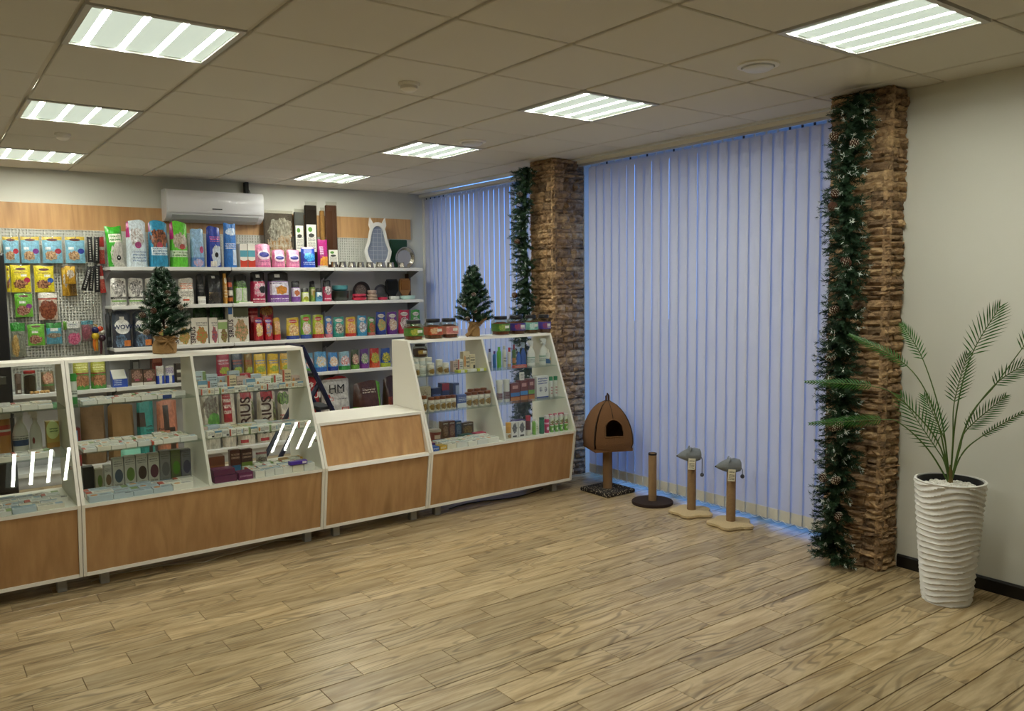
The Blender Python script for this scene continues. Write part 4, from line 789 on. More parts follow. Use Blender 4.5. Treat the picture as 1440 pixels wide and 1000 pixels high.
for a, b, tx, lb in ((313, 334, 0, 'beige food sack with broad red stripe on the base shelf'), (335, 361, 1, 'beige food sack reading SIRIUS beside the red-striped one'), (363, 392, 1, 'beige food sack reading SIRIUS with red top label near the ladder'), (393, 414, 0, 'pale food sack with red lines and round stamp near the ladder')):
    it = [('r', .1, .62, .45, .98, 'a3222e'), ('t', .12, .6, .6, .9, 'd8c8bc', 3)] if a == 313 else ([('r', .2, .8, .84, 1, 'a3222e'), ('p', .85, .5, .14, .3, '4a3a30', '8a9a5a'), ('r', .1, .5, .04, .1, 'b0303a')] if tx else [('p', .4, .85, .4, .12, '7fa84a', '3a3a30'), ('t', .1, .95, .3, .55, 'b0404a', 4), ('o', .4, .68, .2, .06, 'b0aa9c')])
    o = bag(a, b, 551, YF1, BASEZ, .15, PM('cfc6b6', *it), lb, 'gusset', group='beige food sacks on the base shelf')
    if tx: txt_on(o, 'SIRIUS', .135, '3a2020', -.02, .55, True, .015)
# bags behind the till desk
o = bag(431, 452, 531, YF1, BASEZ, .14, PM('b3262a', ('r', .2, .95, .2, .5, 'd8d2c8'), ('r', .45, .9, .35, .62, '8a1a1e'), ('p', .5, .12, .4, .1, '3a2a26', 'd8d2c8')), 'red food sack with bold white letters beside the ladder', 'gusset')
txt_on(o, 'ФЛ', .085, 'f0e6e0', 0, .86, bold=.02); txt_on(o, 'RUI', .085, 'f0e6e0', 0, .7, bold=.02)
o = bag(454, 497, 531, YF1 - .0, BASEZ, .16, PM('c9c8c4', ('r', 0, 1, .95, 1, 'a8262a'), ('o', .2, .66, .06, .035, 'b03030'), ('r', .2, .34, .58, .64, 'c05048'), ('r', .22, .32, .59, .63, 'c9c8c4'), ('r', .6, .85, .36, .46, 'c05048'), ('r', .63, .82, .375, .445, 'd4b8b4'), ('t', .35, .8, .6, .63, '77757a', 1), ('t', .25, .68, .7, .735, '2a2a2c', 1)), 'large white food sack printed HM with red squares behind the till desk', 'gusset')
txt_on(o, 'HM', .12, '18181a', -.02, .8, bold=.0)
bag(499, 541, 537, YF1, BASEZ, .16, PM('4a2a1c', ('r', .82, 1, 0, 1, '6ab03a'), ('r', 0, .3, 0, .48, '6ab03a'), ('p', .6, .3, .2, .16, '1a1210', '8a5a3a'), ('t', .3, .75, .75, .85, 'd8c8b0', 2)), 'large brown food sack with bright green sides behind the till desk', 'gusset')
bag(542, 562, 530, YF1, BASEZ, .15, PM('33150f', ('r', .2, .7, .3, .6, '6a2a1c'), ('o', .4, .25, .2, .1, '8a2a22'), ('r', .5, .9, .2, .32, '7fc0b0')), 'dark maroon food sack next to the jar counter side', 'gusset')

# ------------------------------------------------------------------ packs on pegboard hooks
HOOKM = mat('b8b8b8', .25, .9)
def hung(p0, p1, pt, pb, m, label, y=4.53, d=.03, name='treat_pack', group='packs hanging on the pegboard', rot=0, hook=True):
    SEED[0] += 1; x0, x1 = at(p0, pt, y)[0], at(p1, pt, y)[0]; z1 = at((p0 + p1) / 2, pt, y)[1]; z0 = at((p0 + p1) / 2, pb, y)[1]
    o = bag_mesh(x1 - x0, z1 - z0, d, 'flat', SEED[0]).build(name, m, None, ((x0 + x1) / 2, y + d / 2, z0), (0, rot, 0), True)
    tag(o, label, 'pack', group); xc = (x0 + x1) / 2
    if hook:
        HC = label if len(label.split()) <= 11 else ' '.join(label.split()[:11])
        k = tag(MB().tube([(xc, 4.632, z1 - .012), (xc, y - .03, z1 - .012), (xc, y - .045, z1 - .004)], .0028, 6).build('peg_hook', HOOKM), 'chrome peg hook holding the %s' % HC, 'hook', 'pegboard hooks')
    return o
BLU = lambda c: PM('7fb8d0', ('r', 0, 1, .86, 1, 'd0b03a'), ('o', .5, .87, .28, .05, '5a2418'), ('o', .78, .45, .17, .1, c), ('p', .45, .28, .3, .17, 'd8b890', '8a5a3a'), ('r', .15, .42, .5, .6, 'e8ecec'))
for a, b, c, lb in ((3, 26, 'b03040', 'blue treat pack with yellow header next to the black cabinet'), (28.5, 55, '7a3a8a', 'blue treat pack with yellow header and purple dot'), (58.5, 87, 'a03040', 'blue treat pack with yellow header and crimson dot'), (91, 119, '2a3a9a', 'blue treat pack with yellow header and navy dot')): hung(a, b, 333, 370, BLU(c), lb)
YEL = lambda c: PM('e3d22a', ('o', .5, .85, .26, .05, '5a2418'), ('o', .8, .44, .16, .1, c), ('p', .45, .3, .34, .16, '5a3020', 'c98f6a'), ('t', .2, .8, .68, .75, '8a5a20', 1), ('r', .5, .8, .58, .66, 'eeeadc'))
hung(8, 13.2, 374, 411, YEL('4a3a9a'), 'yellow treat pack half hidden beside the black cabinet'); hung(14, 42.5, 373, 411, YEL('b02a50'), 'yellow treat pack with crimson dot and bowl picture'); hung(47, 75.5, 374, 411, YEL('2a5ab0'), 'yellow treat pack with blue dot')
GOLD = PM('c9992a', ('p', .5, .55, .35, .25, 'd8d0c0', '8a6a3a'), ('r', 0, 1, .75, .95, 'd8b23a'))
hung(91, 106, 374, 399, GOLD, 'golden sachet with pale picture hanging in front', y=4.50); hung(86, 97, 376, 416, GOLD, 'golden sachet hanging behind the others', y=4.57); hung(97.5, 107, 385, 416, PM('8a6a2a', ('p', .5, .4, .4, .3, '4a3a26', 'b08a4a')), 'brown gold sachet hanging lowest', y=4.57)
GRN = lambda c: PM('6fb83a', ('o', .5, .88, .28, .05, '5a2418'), ('o', .78, .45, .17, .11, c), ('p', .45, .28, .36, .2, '7a2a22', 'c9a08a'), ('r', .25, .6, .58, .68, 'e6e8dc'))
hung(20, 45.5, 413, 446, GRN('8a3a8a'), 'green treat pack with purple dot'); hung(53, 80.5, 412, 450, PM('c9b8a8', ('r', 0, 1, .8, 1, 'e0dcd2'), ('r', 0, 1, .74, .8, 'b04a3a'), ('p', .5, .38, .45, .36, '6a2a1c', '9a5a3a'), wr=.5), 'clear pack of reddish brown chews with white header')
hung(14, 35, 454, 502, PM('7f8474', ('r', 0, 1, .74, 1, '2f8a2a'), ('p', .3, .3, .25, .32, 'd0b070', '9a7a3a'), wr=.8), 'clear pack of pale sticks with green header'); hung(38, 62.5, 456, 486, GRN('6fb83a'), 'green treat pack with red jerky picture'); hung(64.5, 86.5, 454, 484, PM('5aa0b8', ('r', 0, 1, .74, 1, '2f8a3a'), ('r', .25, .75, .6, .74, 'dfe6e0'), ('p', .5, .4, .45, .12, 'b0a08a', '5a4a3a')), 'blue and green dental stick pack')
hung(92, 113, 452, 486, PM('8a8f8a', ('r', 0, 1, .72, 1, 'dcdcd8'), ('t', .2, .8, .78, .92, '5a6a7a', 2), ('p', .55, .28, .42, .24, 'c02a6a', 'e08aa8'), wr=.8), 'clear toy pack with magenta ball and white header'); hung(114, 131, 451, 480, PM('7a6a6a', ('r', 0, 1, .8, 1, '4a8a9a'), ('p', .4, .45, .4, .35, 'a8606a', '6a3a4a'), wr=.8), 'clear toy pack with brownish pink toy and teal header')
hung(89, 94, 452, 464, mat('6aa03a', .5), 'small green toy hanging beside the magenta ball pack', name='small_toy')
# dangling rope toy with coloured balls
x, z = at(136, 455, 4.5); t = thing('pet_toy', 'multicoloured rope toy with yellow, navy and orange balls on the pegboard', 'toy', (x, 4.52, z))
for dx, dz, r, c in ((-.01, -.06, .03, '1f2458'), (-.012, -.11, .032, 'd8b82a'), (.03, -.05, .025, 'c94a2a'), (.045, -.075, .024, 'd8d6cc'), (.04, -.13, .03, '3a2030')): MB().ball((dx, 0, dz), r, 10, 8).build('ball', mat(c, .4), t, smooth=True)
for dx, c in ((-.02, 'd8772a'), (-.002, 'c9902a')): MB().tube([(dx, 0, -.13), (dx - .004, 0, -.19), (dx, 0, -.24)], [.012, .013, .006], 7).build('tassel', mat(c, .8), t, smooth=True)
MB().tube([(.03, 0, -.15), (.03, 0, -.21), (.025, 0, -.27)], [.012, .012, .008], 7).build('tassel', mat('4a1a22', .8), t, smooth=True)
MB().tube([(0, .11, -.015), (0, .0, -.015), (-.002, 0, -.06), (.03, 0, -.06)], .004, 6).build('cord', mat('c9a03a', .8), t)
BK_ = PM('101012', ('t', .35, .65, .1, .9, 'd8d6d0', 9)); RDS = PM('b02a24', ('r', 0, 1, .5, .62, 'd8c8c0'), ('p', .5, .3, .4, .2, 'd07060', '8a1a18'))
for a, b, p0, p1, m, r, lb in ((122, 129.5, 333, 369, BK_, .0, 'black sachet with white vertical lettering in the upper pair, outer one'), (130, 138, 333, 370, BK_, .05, 'black sachet with white vertical lettering in the upper pair, next to red'), (138.5, 146, 333, 371, RDS, 0, 'red sachet in the upper row beside the green litter bag'), (112, 119.5, 374, 408, BK_, .3, 'black sachet swung outward in the lower row'), (122, 129, 374, 409, BK_, .12, 'black sachet slightly swung in the lower row'), (131, 139, 373, 411, BK_, .04, 'black sachet hanging straight in the lower row'), (139.5, 148, 374, 412, RDS, -.1, 'red sachet in the lower row by the shelf end')): hung(a, b, p0, p1, m, lb, y={112: 4.48, 122: 4.505, 131: 4.53}.get(a, 4.50 if a < 135 else 4.555), d=.012, name='sachet', group='sachets on the pegboard', rot=r, hook=(a in (130, 138.5, 122, 139.5)))
# ------------------------------------------------------------------ goods inside the counters
def wc(c='e9e6dc', k=0):
    """white medicine cartons with small print, seen mostly from above or the front"""
    v = [(('t', .05, .6, .2, .8, '33363c', 3), ('r', .68, .95, .2, .8, '9fb4c4')), (('r', .0, .22, 0, 1, 'b9523f'), ('t', .3, .95, .25, .8, '34363a', 3)), (('t', .08, .9, .45, .85, '3a3d42', 2), ('r', .6, .95, .1, .35, '26262a')), (('r', 0, 1, .7, 1, '6f9ab5'), ('t', .1, .9, .15, .6, '4a4d52', 3)), (('r', .7, 1, 0, 1, '8aa06a'), ('t', .05, .6, .3, .8, '6a3428', 2)), (('o', .25, .5, .16, .3, 'c98a4a'), ('t', .45, .95, .2, .8, '444444', 3))][k % 6]
    return v
def carton_mats(base):
    return [[PM(b, *wc(b, k), wr=0, plane='xy', coat=.1, rough=.5) for b in base for k in range(6)], [PM(b, *wc(b, k), wr=0, coat=.1, rough=.5) for b in base for k in range(6)]]
LIE, STD = carton_mats(('ebe8de', 'dfdfda', 'e6e0cf'))
LIEC, STDC = carton_mats(('b9c7cf', 'd8c9a8', 'c9b0a4', 'd9d9d4'))
def rowof(x0, x1, yf, z, label, group, seed, w=(.06, .1), d=(.05, .07), h=(.018, .03), pool=LIE, name='medicine_carton', fill=1.0):
    rng = random.Random(seed); x = x0; out = []
    while True:
        ww = rng.uniform(*w); dd = rng.uniform(*d); hh = rng.uniform(*h)
        if x + ww > x1: break
        if rng.random() < fill: cartonw(x + ww / 2, yf + d[1] / 2, z, ww - .003, dd, hh, rng.choice(pool), label, name, group, rng.uniform(-.02, .02))
        x += ww
NA = 'black-cabinet counter'; NB = 'frosted-tree counter'; ND = 'jar counter'
def flats(x0, x1, z, n, label, seed, dep=.066, **kw):
    y = glass_y(z) + .02
    for k in range(n): rowof(x0, x1, y + k * (dep + .006), z, 'flat carton, %s row from glass, %s' % (('first', 'second', 'third', 'fourth', 'fifth')[k], label), 'flat cartons, ' + label, seed + k, d=(dep * .8, dep), **kw)
# counter A (by the black cabinet)
flats(-1.17, -.53, .988, 3, 'upper glass shelf of ' + NA, 11)
flats(-1.17, -.53, .742, 2, 'lower glass shelf of ' + NA, 21, w=(.07, .12), pool=LIE)
flats(-1.17, -.53, .488, 5, 'bottom board of ' + NA, 31, w=(.08, .13), pool=LIE + LIEC[:6])
cartonw(-.78, glass_y(.488) + .055, .522, .05, .05, .012, mat('2a4a8a', .5), 'small dark blue folded card lying on the cartons beside the black cabinet counter front', 'price_card', rz=.4) if False else None
yb = 1.82; x, _ = at(2, 600, yb)
bottle(x, yb, .742, .042, .235, PM('b57a3a', ('r', 0, 1, .5, .78, 'b8402f'), ('r', 0, 1, .6, .66, 'e0d8c8'), wr=0), mat('dcd6c6', .5), 'orange and red canister with white top on the lower glass shelf', cap=.2, neck=.95, cat='canister', name='canister', sh=.76)
spray(at(28, 600, yb)[0], yb, .742, .038, .232, mat('dcdad0', .35), mat('d5d6d2', .35), 'white trigger spray bottle with dark blue label beside the orange canister', band=PM('dcdad0', ('r', 0, 1, .1, .6, '2a4a7a'), ('t', 0, 1, .65, .95, '2a2a30', 1), wr=0))
spray(at(50, 610, yb)[0], yb, .742, .03, .215, mat('dcd8cc', .35), mat('d8cfc6', .35), 'white trigger spray bottle with red collar beside the green and yellow carton', band=PM('dcd8cc', ('o', .3, .5, .1, .3, '8a2a22'), wr=0))
carton(64, 83, 593, 1.80, .742, .06, PM('b89a4a', ('o', .5, .68, .5, .34, 'c9cf8a'), ('t', .25, .9, .55, .75, '2f5a26', 2), ('r', 0, 1, 0, .2, 'b5803a'), wr=0), 'green and yellow carton on the lower glass shelf next to spray bottles')
# counter B left bay
flats(-.44, .14, .988, 3, 'upper glass shelf, paper-sack bay of ' + NB, 41)
bottle(-.462, 1.72, .988, .016, .17, PM('d8dcd2', ('r', 0, 1, 0, .3, '3a8a4a'), ('t', 0, 1, .4, .6, '3a3a3a', 2), wr=0), mat('3a9a3f', .4), 'slim white bottle with green cap against the counter side panel', cap=.25, neck=.9)
cartonw(.0, glass_y(.988) + .0145, .988, .05, .003, .022, mat('24407f', .5), 'small navy price card standing at the upper glass shelf edge', 'price_card', cat='price tag')
flats(-.465, .14, .742, 4, 'lower glass shelf, paper-sack bay of ' + NB, 51, w=(.06, .1), pool=LIE)
flats(-.465, .14, .488, 3, 'bottom board, paper-sack bay of ' + NB, 61, w=(.1, .14), h=(.025, .035), pool=LIEC[:6] + LIE[:6])
CC = ('7a5a3a', '4a5a6a', '6a8a3a', '3f2a1c', '5a1f3a', '6a6a6c', '5a9a2f', '4a4a6a'); CN = ('brown', 'slate blue', 'leaf green', 'dark brown', 'plum', 'grey', 'lime green', 'violet'); px = (146, 157.5, 174, 190.5, 207.5, 224, 239.5, 254, 269)
for k in range(8): carton(px[k], px[k + 1] - .8, (655, 645, 642, 640, 638, 634, 633, 632)[k], 1.66, .488, .05, PM('c9c6ba' if k < 5 else ('8a8a88', '6a7a4a', '7a7c86')[k - 5], ('o', .55, .42, .38, .22, CC[k]), ('t', .1, .9, .74, .9, '4a4a48', 2), ('t', .15, .85, .06, .16, '77756c', 1), wr=0), 'upright carton with %s round picture on the counter bottom' % CN[k], group='upright cartons with round pictures')
carton(133, 144.5, 660, 1.72, .488, .05, PM('b0a890', ('o', .6, .4, .3, .3, '6a8a3a'), wr=0), 'small upright carton with green spot beside the dark box'); carton(116, 132, 657, 1.74, .488, .06, mat('17181b', .5), 'small black box on the counter bottom below the paper sacks')
# counter B right bay
def std_row(xs, yf, z, hs, label, seed, d=.045, pool=STD, labs=None, group=None):
    rng = random.Random(seed)
    for k in range(len(xs) - 1):
        w = xs[k + 1] - xs[k]; h = hs[k] if isinstance(hs, (list, tuple)) else rng.uniform(*hs) if isinstance(hs, set) else hs
        cartonw((xs[k] + xs[k + 1]) / 2, yf + d / 2, z, w - .003, d, h, rng.choice(pool), labs[k] if labs else label, 'medicine_carton', group or label)
def steps(a, b, n): return [a + (b - a) * k / n for k in range(n + 1)]
y = glass_y(.988) + .02
std_row(steps(.19, .83, 16), y, .988, .036, 'small white carton in the front row of the upper glass shelf, sack side', 3)
std_row(steps(.19, .83, 11), y + .055, .988, [.08, .075, .06, .1, .09, .07, .065, .065, .08, .11, .07], 'white carton standing in the second row of the upper glass shelf, sack side', 4, pool=STD + STDC)
std_row(steps(.19, .60, 6), y + .115, .988, [.13, .11, .09, .12, .1, .09], 'tall carton standing in the third row of the upper glass shelf, sack side', 5, pool=STDC[:6] + [PM('b03a44', ('p', .5, .6, .4, .3, 'e6d8d0', 'd07a80'), wr=0)])
y = glass_y(.742) + .02
std_row(steps(.19, .83, 15), y, .742, .04, 'small white carton in the front row of the lower glass shelf, sack side', 6)
for k in range(3): rowof(.19, .83, y + .06 + k * .07, .742, 'flat carton in row %s behind small white cartons, lower glass shelf' % ('two', 'three', 'four')[k], 'flat cartons on the lower glass shelf, sack side', 70 + k, d=(.055, .066), h=(.02, .04), pool=LIE + LIEC)
y = glass_y(.488) + .02
flats(.43, .83, .488, 4, 'bottom board, ladder bay of ' + NB, 81, w=(.045, .075), h=(.03, .045))
PUR = PM('5f1f4a', ('t', .1, .9, .4, .8, 'b080a0', 2), wr=0, plane='xy'); PUR2 = PM('6a2454', ('t', .1, .9, .3, .7, 'c090b0', 1), wr=0)
cartonw(.26, y + .06, .488, .13, .09, .04, PUR, 'wide plum carton, lowest of a stack by the divider'); cartonw(.255, y + .066, .5295, .125, .085, .035, PUR, 'wide plum carton, upper of a stack by the divider'); cartonw(.375, y + .045, .488, .085, .08, .045, PUR2, 'single plum carton lying beside the plum stack'); cartonw(.25, y + .19, .488, .1, .07, .13, PM('6a3a26', ('r', 0, 1, .5, .6, '8a5a3a'), wr=0), 'brown carton standing behind the plum stack')
carton(323, 338, 633, 1.66, .488, .04, PM('5a2a22', ('r', 0, 1, 0, .3, '2f6f9a'), ('t', .1, .9, .55, .85, 'c9a890', 2), wr=0), 'maroon carton with blue base standing on the counter bottom'); carton(338.8, 355, 632, 1.66, .488, .04, PM('4a2420', ('r', 0, 1, 0, .4, '7f9a3a'), ('t', .1, .9, .55, .85, 'c9a890', 2), wr=0), 'maroon carton with lime base standing on the counter bottom')
bag(361, 378, 636, 1.70, .488, .05, PM('d8d2c8', ('p', .5, .45, .4, .2, '4a4038', 'b8a898'), ('r', 0, 1, .82, .95, 'b06a6a')), 'white pouch with two dog faces standing on the counter bottom', 'pouch')
cartonw(.76, 1.70, .488, .14, .07, .035, PM('c99a3a', ('t', .1, .9, .3, .8, '8a5a1f', 2), wr=0, plane='xy'), 'golden flat carton lying by the counter side'); 
cartonw(.70, glass_y(.488) + .035, .5345, .11, .04, .022, PM('4a2f9a', ('r', .7, .95, .2, .8, 'd8d4e0'), wr=0), 'bright violet carton lying on the white ones at the glass')
# counter D, tall-bottle and jar side
NECKW = mat('e6e2d6', .4); AMB = mat('7a4424', .35)
def pills(px, py, z, y, r, h, body, cap, label, group):
    x = at(px, py, y)[0]; return bottle(x, y, z, r, h, body, cap, label, cap=.2, neck=.85, sh=.74, group=group, name='pill_bottle')
PB = PM('d8d3c4', ('p', .5, .35, .45, .25, 'b5903f', '4a3a26'), ('t', .1, .9, .6, .75, '5a5a56', 2), wr=0); PB2 = PM('cfd4ce', ('t', .1, .9, .2, .7, '6a7a6a', 4), wr=0)
for px, y, h in ((584.5, 1.645, .085), (595, 1.64, .07), (607.5, 1.64, .085), (618, 1.66, .105), (628, 1.64, .08)): pills(px, 522, .988, y, .026, h, PB if px != 595 else PB2, NECKW, 'small supplement bottle with white lid on the upper glass shelf', 'white-lid bottles on the upper glass shelf')
for px in (583.5, 593, 602): pills(px, 505, .988, 1.73, .028, .12, PB2, NECKW, 'taller supplement tub with white lid in the back row of the upper glass shelf', 'tall white-lid tubs, upper glass shelf')
std_row([2.02, 2.065, 2.11, 2.17, 2.22], 1.70, .988, [.08, .09, .145, .12], '', 9, pool=STDC, labs=['small beige carton beside the white-lid bottles', 'small patterned carton beside the tall cream one', 'tall cream carton with brown picture on the upper glass shelf', 'teal and cream carton by the divider on the upper glass shelf'], group='cartons on the upper glass shelf')
for k in range(3): cartonw(2.05 + k * .085, 1.64, .988, .08, .05, .02, PM('c9cf3a' if k != 1 else 'dcdccc', ('r', .3, .7, 0, 1, 'e4e4da'), wr=0), 'flat %s carton lying at the edge of the upper glass shelf' % ('lime', 'pale', 'yellow-green')[k], group='lime cartons on the upper glass shelf')
for k, px in enumerate((598, 608, 616, 624, 631.5, 638.5)): pills(px, 572, .742, 1.545, .023, .1 if k else .115, PB, AMB, 'white supplement bottle with amber lid in the row of six on the lower glass shelf', 'amber-lid bottles, row of six')
for k, px in enumerate((660, 669, 678, 687)): pills(px, 565, .742, 1.55, .026, .105, PB, AMB, 'white supplement bottle with amber lid in front row beside the divider', 'amber-lid bottles, front row'); pills(px + 2, 555, .742, 1.62, .026, .12, PB, AMB, 'white supplement bottle with amber lid in back row beside the divider', 'amber-lid bottles, back row')
carton(643, 656, 555, 1.55, .742, .05, PM('4a5f9a', ('r', 0, 1, 0, .35, 'd4d8e0'), ('t', .1, .9, .5, .8, 'c9d4e8', 2), wr=0), 'blue and white carton between the two groups of amber-lid bottles'); carton(607, 621, 546, 1.66, .742, .06, PM('2a3558', ('t', .1, .9, .3, .7, '6a7ab0', 2), wr=0), 'navy carton behind the row of six amber-lid bottles'); carton(621.5, 632, 539, 1.66, .742, .06, PM('2f3a62', ('r', 0, 1, .7, 1, '8a2a3a'), ('t', .1, .9, .2, .5, 'b0b8d0', 2), wr=0), 'navy carton with maroon top behind the row of six'); carton(637, 646, 539, 1.66, .742, .06, PM('3a4a72', ('r', .4, 1, .3, .9, '9aa8c8'), wr=0), 'blue-grey carton standing alone behind the amber-lid bottles'); carton(590, 606, 544, 1.66, .742, .06, PM('b0a48c', ('p', .5, .5, .4, .35, '6a5a44', 'c9bfa8'), wr=0), 'beige carton with animals by the counter side panel')
flats(1.78, 2.24, .488, 3, 'bottom board, in front of brown boxes in ' + ND, 91, w=(.075, .1), h=(.03, .036))
for k, (x, c, nm) in enumerate(((1.675, '2a5ab0', 'bright blue'), (1.735, 'c9a02a', 'yellow'))): cartonw(x + .01, glass_y(.488) + .055, .488, .055, .07, .03, PM(c, ('t', .1, .9, .3, .7, 'e8e4d8', 2), wr=0), '%s carton lying on the bottom at the counter side' % nm)
cartonw(1.7, 1.55, .488, .09, .07, .035, PM('8a2f2a', ('r', .5, 1, 0, 1, '5a2f6a'), wr=0), 'red and purple carton lying behind the bright blue one'); cartonw(2.08, 1.64, .488, .1, .06, .04, mat('1f4a3a', .5), 'dark green flat carton lying behind the white ones') ; cartonw(2.2, 1.64, .488, .09, .06, .04, mat('b02a4a', .5), 'crimson flat carton lying by the divider')
x = at(613, 612, 1.72)[0]; t = thing('tub', 'brick red tub with pale lid on the counter bottom', 'tub', (x, 1.73, .4885)); MB().lathe([(.036, 0), (.04, .003), (.042, .07)], 18).build('body', PM('8a3a2c', ('r', .2, .8, .3, .7, 'd0b8a0'), wr=0), t, smooth=True); MB().lathe([(.044, .07), (.044, .085), (.04, .088)], 18).build('lid', mat('c9b8a4', .4), t, smooth=True)
for a, b, p, c, q, lb in ((622, 631, 593, '6a4630', 'b08a6a', 'tall brown carton with animal picture beside the brick red tub'), (631.6, 640, 592, '7a4430', 'c09a7a', 'tall russet carton beside the brown one'), (641, 649, 592, '3a5a7a', '8aa4b8', 'tall blue carton beside the russet one'), (650, 666, 594, '5a4a30', 'b0903f', 'wide olive carton with yellow animals on the counter bottom')): carton(a, b, p, 1.74, .488, .05, PM(c, ('p', .5, .45, .4, .3, q, c), ('t', .1, .9, .8, .92, 'd8d0c0', 1), wr=0), lb)
# counter D, spray bottle side
yq = 1.74; Z = .988
def bp(px, r, h, body, capm, label, z=Z, y=yq, **k): return bottle(at(px, 520, y)[0], y, z, r, h, body, capm, label, **k)
bp(689, .014, .15, PM('c9c9cc', ('r', 0, 1, 0, .4, '8a8a90'), wr=0), mat('4a3a5a', .4), 'slim grey bottle with plum cap by the divider'); bp(695.5, .014, .13, mat('2f6fb0', .3), mat('5a2f7a', .4), 'slim blue bottle with purple cap'); bp(702, .018, .16, mat('6ab83a', .3), mat('5aa82f', .3), 'lime green rounded bottle with green cap'); bp(709.5, .017, .165, PM('d6d4ca', ('t', .1, .9, .3, .6, '4a4a4a', 2), wr=0), mat('b8b8a8', .4), 'white bottle with grey pump cap'); bp(716.5, .016, .15, PM('dcd4c8', ('r', 0, 1, 0, .2, 'c9a070'), wr=0), mat('b8262f', .4), 'white bottle with red cap', cap=.3); bp(723, .015, .17, PM('4a6a2f', ('r', 0, 1, .2, .5, 'b87a3a'), wr=0), mat('8a2030', .4), 'green and orange bottle with maroon cap', cap=.3)
spray(at(729.5, 510, yq)[0], yq, Z, .02, .15, mat('2f62b8', .25, coat=.4), mat('9ab0c8', .3), 'small blue trigger bottle'); spray(at(737, 505, yq)[0], yq + .01, Z, .027, .185, mat('2a5ab0', .25, coat=.4), mat('a8bcd0', .3), 'larger blue trigger bottle with pale head')
LB = PM('d8dcd4', ('r', 0, 1, .72, .85, '6a9a7a'), ('t', 0, 1, .1, .6, '5a7a6a', 4), wr=0)
spray(at(747, 500, 1.70)[0], 1.70, Z, .036, .20, mat('e0e0d8', .35), mat('dadad4', .35), 'white trigger bottle with green label next to the blue ones', band=LB); spray(at(766.5, 500, 1.70)[0], 1.70, Z, .041, .21, mat('e0e0d8', .35), mat('dadad4', .35), 'largest white trigger bottle with green label near the counter end', band=LB)
bp(777, .02, .12, PM('d8d8d0', ('r', 0, 1, .1, .5, '3a6aa0'), ('r', .5, 1, .4, .6, 'c9a23a'), wr=0), mat('e0dccf', .4), 'small white dropper bottle with blue and yellow label', y=1.68, cap=.3, neck=.35)
cartonw(at(731, 515, 1.62)[0], 1.625, Z, .12, .035, .022, PM('c9543f', ('p', .5, .5, .4, .4, 'e0b0a0', 'b03a2a')), 'flat red packet lying in front of the blue trigger bottles', 'packet', cat='packet')
Z = .742
bp(702, .024, .17, PM('d4d4d0', ('r', 0, 1, .15, .5, '9a8a90'), ('t', .1, .9, .2, .45, '6a2a3a', 2), wr=0), mat('dadad6', .3), 'white spray can nearest the divider on the lower glass shelf', z=Z, y=1.60, neck=.95, cap=.2, sh=.78); bp(711.8, .024, .17, PM('d4d4d0', ('r', 0, 1, .15, .55, '8a7a84'), ('t', .1, .9, .2, .5, '5a2030', 2), wr=0), mat('dadad6', .3), 'white spray can beside the brown and blue boxes', z=Z, y=1.60, neck=.95, cap=.2, sh=.78)
for a, b, p, k, lb in ((718, 731, 539, 0, 'maroon supplement box with blue sash beside spray can'), (731.6, 742.5, 535, 1, 'maroon supplement box with blue sash, taller one'), (743, 752, 533, 2, 'maroon supplement box with green sash')): carton(a, b, p, 1.58, Z, .06, PM('6a2a22', ('r', .2, .8, .68, .86, 'b8867a'), ('r', 0, 1, .26, .46, ('2f6fb0', '2f7fc0', '6a9a3a')[k]), ('r', 0, 1, .0, .2, 'b5702f'), wr=0), lb, group='maroon supplement boxes')
x, z = at(742, 534, 1.60); cartonw(x, 1.61, z + .004, .042, .012, .06, PM('e4e2d8', ('t', .1, .9, .2, .9, '4a4a44', 4), wr=0), 'small white price card standing on the maroon boxes', 'price_card', cat='price tag')
pc = [o for o in bpy.data.objects if o.name.startswith('price_card') and 'maroon' in o['label']][0]; mb = [o for o in bpy.data.objects if o.get('group') == 'maroon supplement boxes' and 'taller' in o['label']][0]; pc.location = (mb.location.x, mb.location.y + .03, mb.location.z + mb['h'])
carton(754.5, 771.5, 529, 1.58, Z, .05, PM('dcdcda', ('t', .1, .9, .6, .92, '3a4a8a', 3), ('p', .35, .38, .12, .12, '1f2a5a', 'dcdcda'), ('p', .75, .38, .12, .12, '1f2a5a', 'dcdcda'), ('r', 0, 1, 0, .06, '2a4a9a'), wr=0), 'white box with two blue silhouettes on the lower glass shelf'); carton(753, 760, 529, 1.70, Z, .05, PM('8a8f8a', wr=0), 'grey green box behind the white box with silhouettes', hmin=.15)
for px, lb in ((774.5, 'white bottle with wide green cap next to the white box'), (781, 'white bottle with wide green cap by the counter end panel')): bp(px, .0155, .16, PM('d8d8d2', ('t', .2, .9, .1, .6, 'a8404a', 3), wr=0), mat('1f7a4a', .35), lb, z=Z, y=1.585, neck=.9, cap=.2, sh=.78)
Z = .488; yq2 = 1.46
bp(714, .02, .12, PM('c9902f', ('r', 0, 1, 0, .45, 'd8d0b8'), ('p', .5, .2, .4, .15, '3a2a1f', 'c9a060'), wr=0), mat('d8a03a', .4), 'orange topped canister beside the white cartons on the counter bottom', z=Z, y=yq2, neck=.92, cap=.25, sh=.72)
for a, b, p, lb in ((719.5, 729, 594, 'white carton with dark dog print beside the orange canister'), (729.6, 739.5, 593, 'white carton with dark dog print beside the red topped can')): carton(a, b, p, yq2 - .02, Z, .04, PM('dad8d2', ('p', .5, .6, .35, .3, '2a2a30', '8a8a8a'), ('r', .2, .8, .06, .16, '2a2a2a'), wr=0), lb)
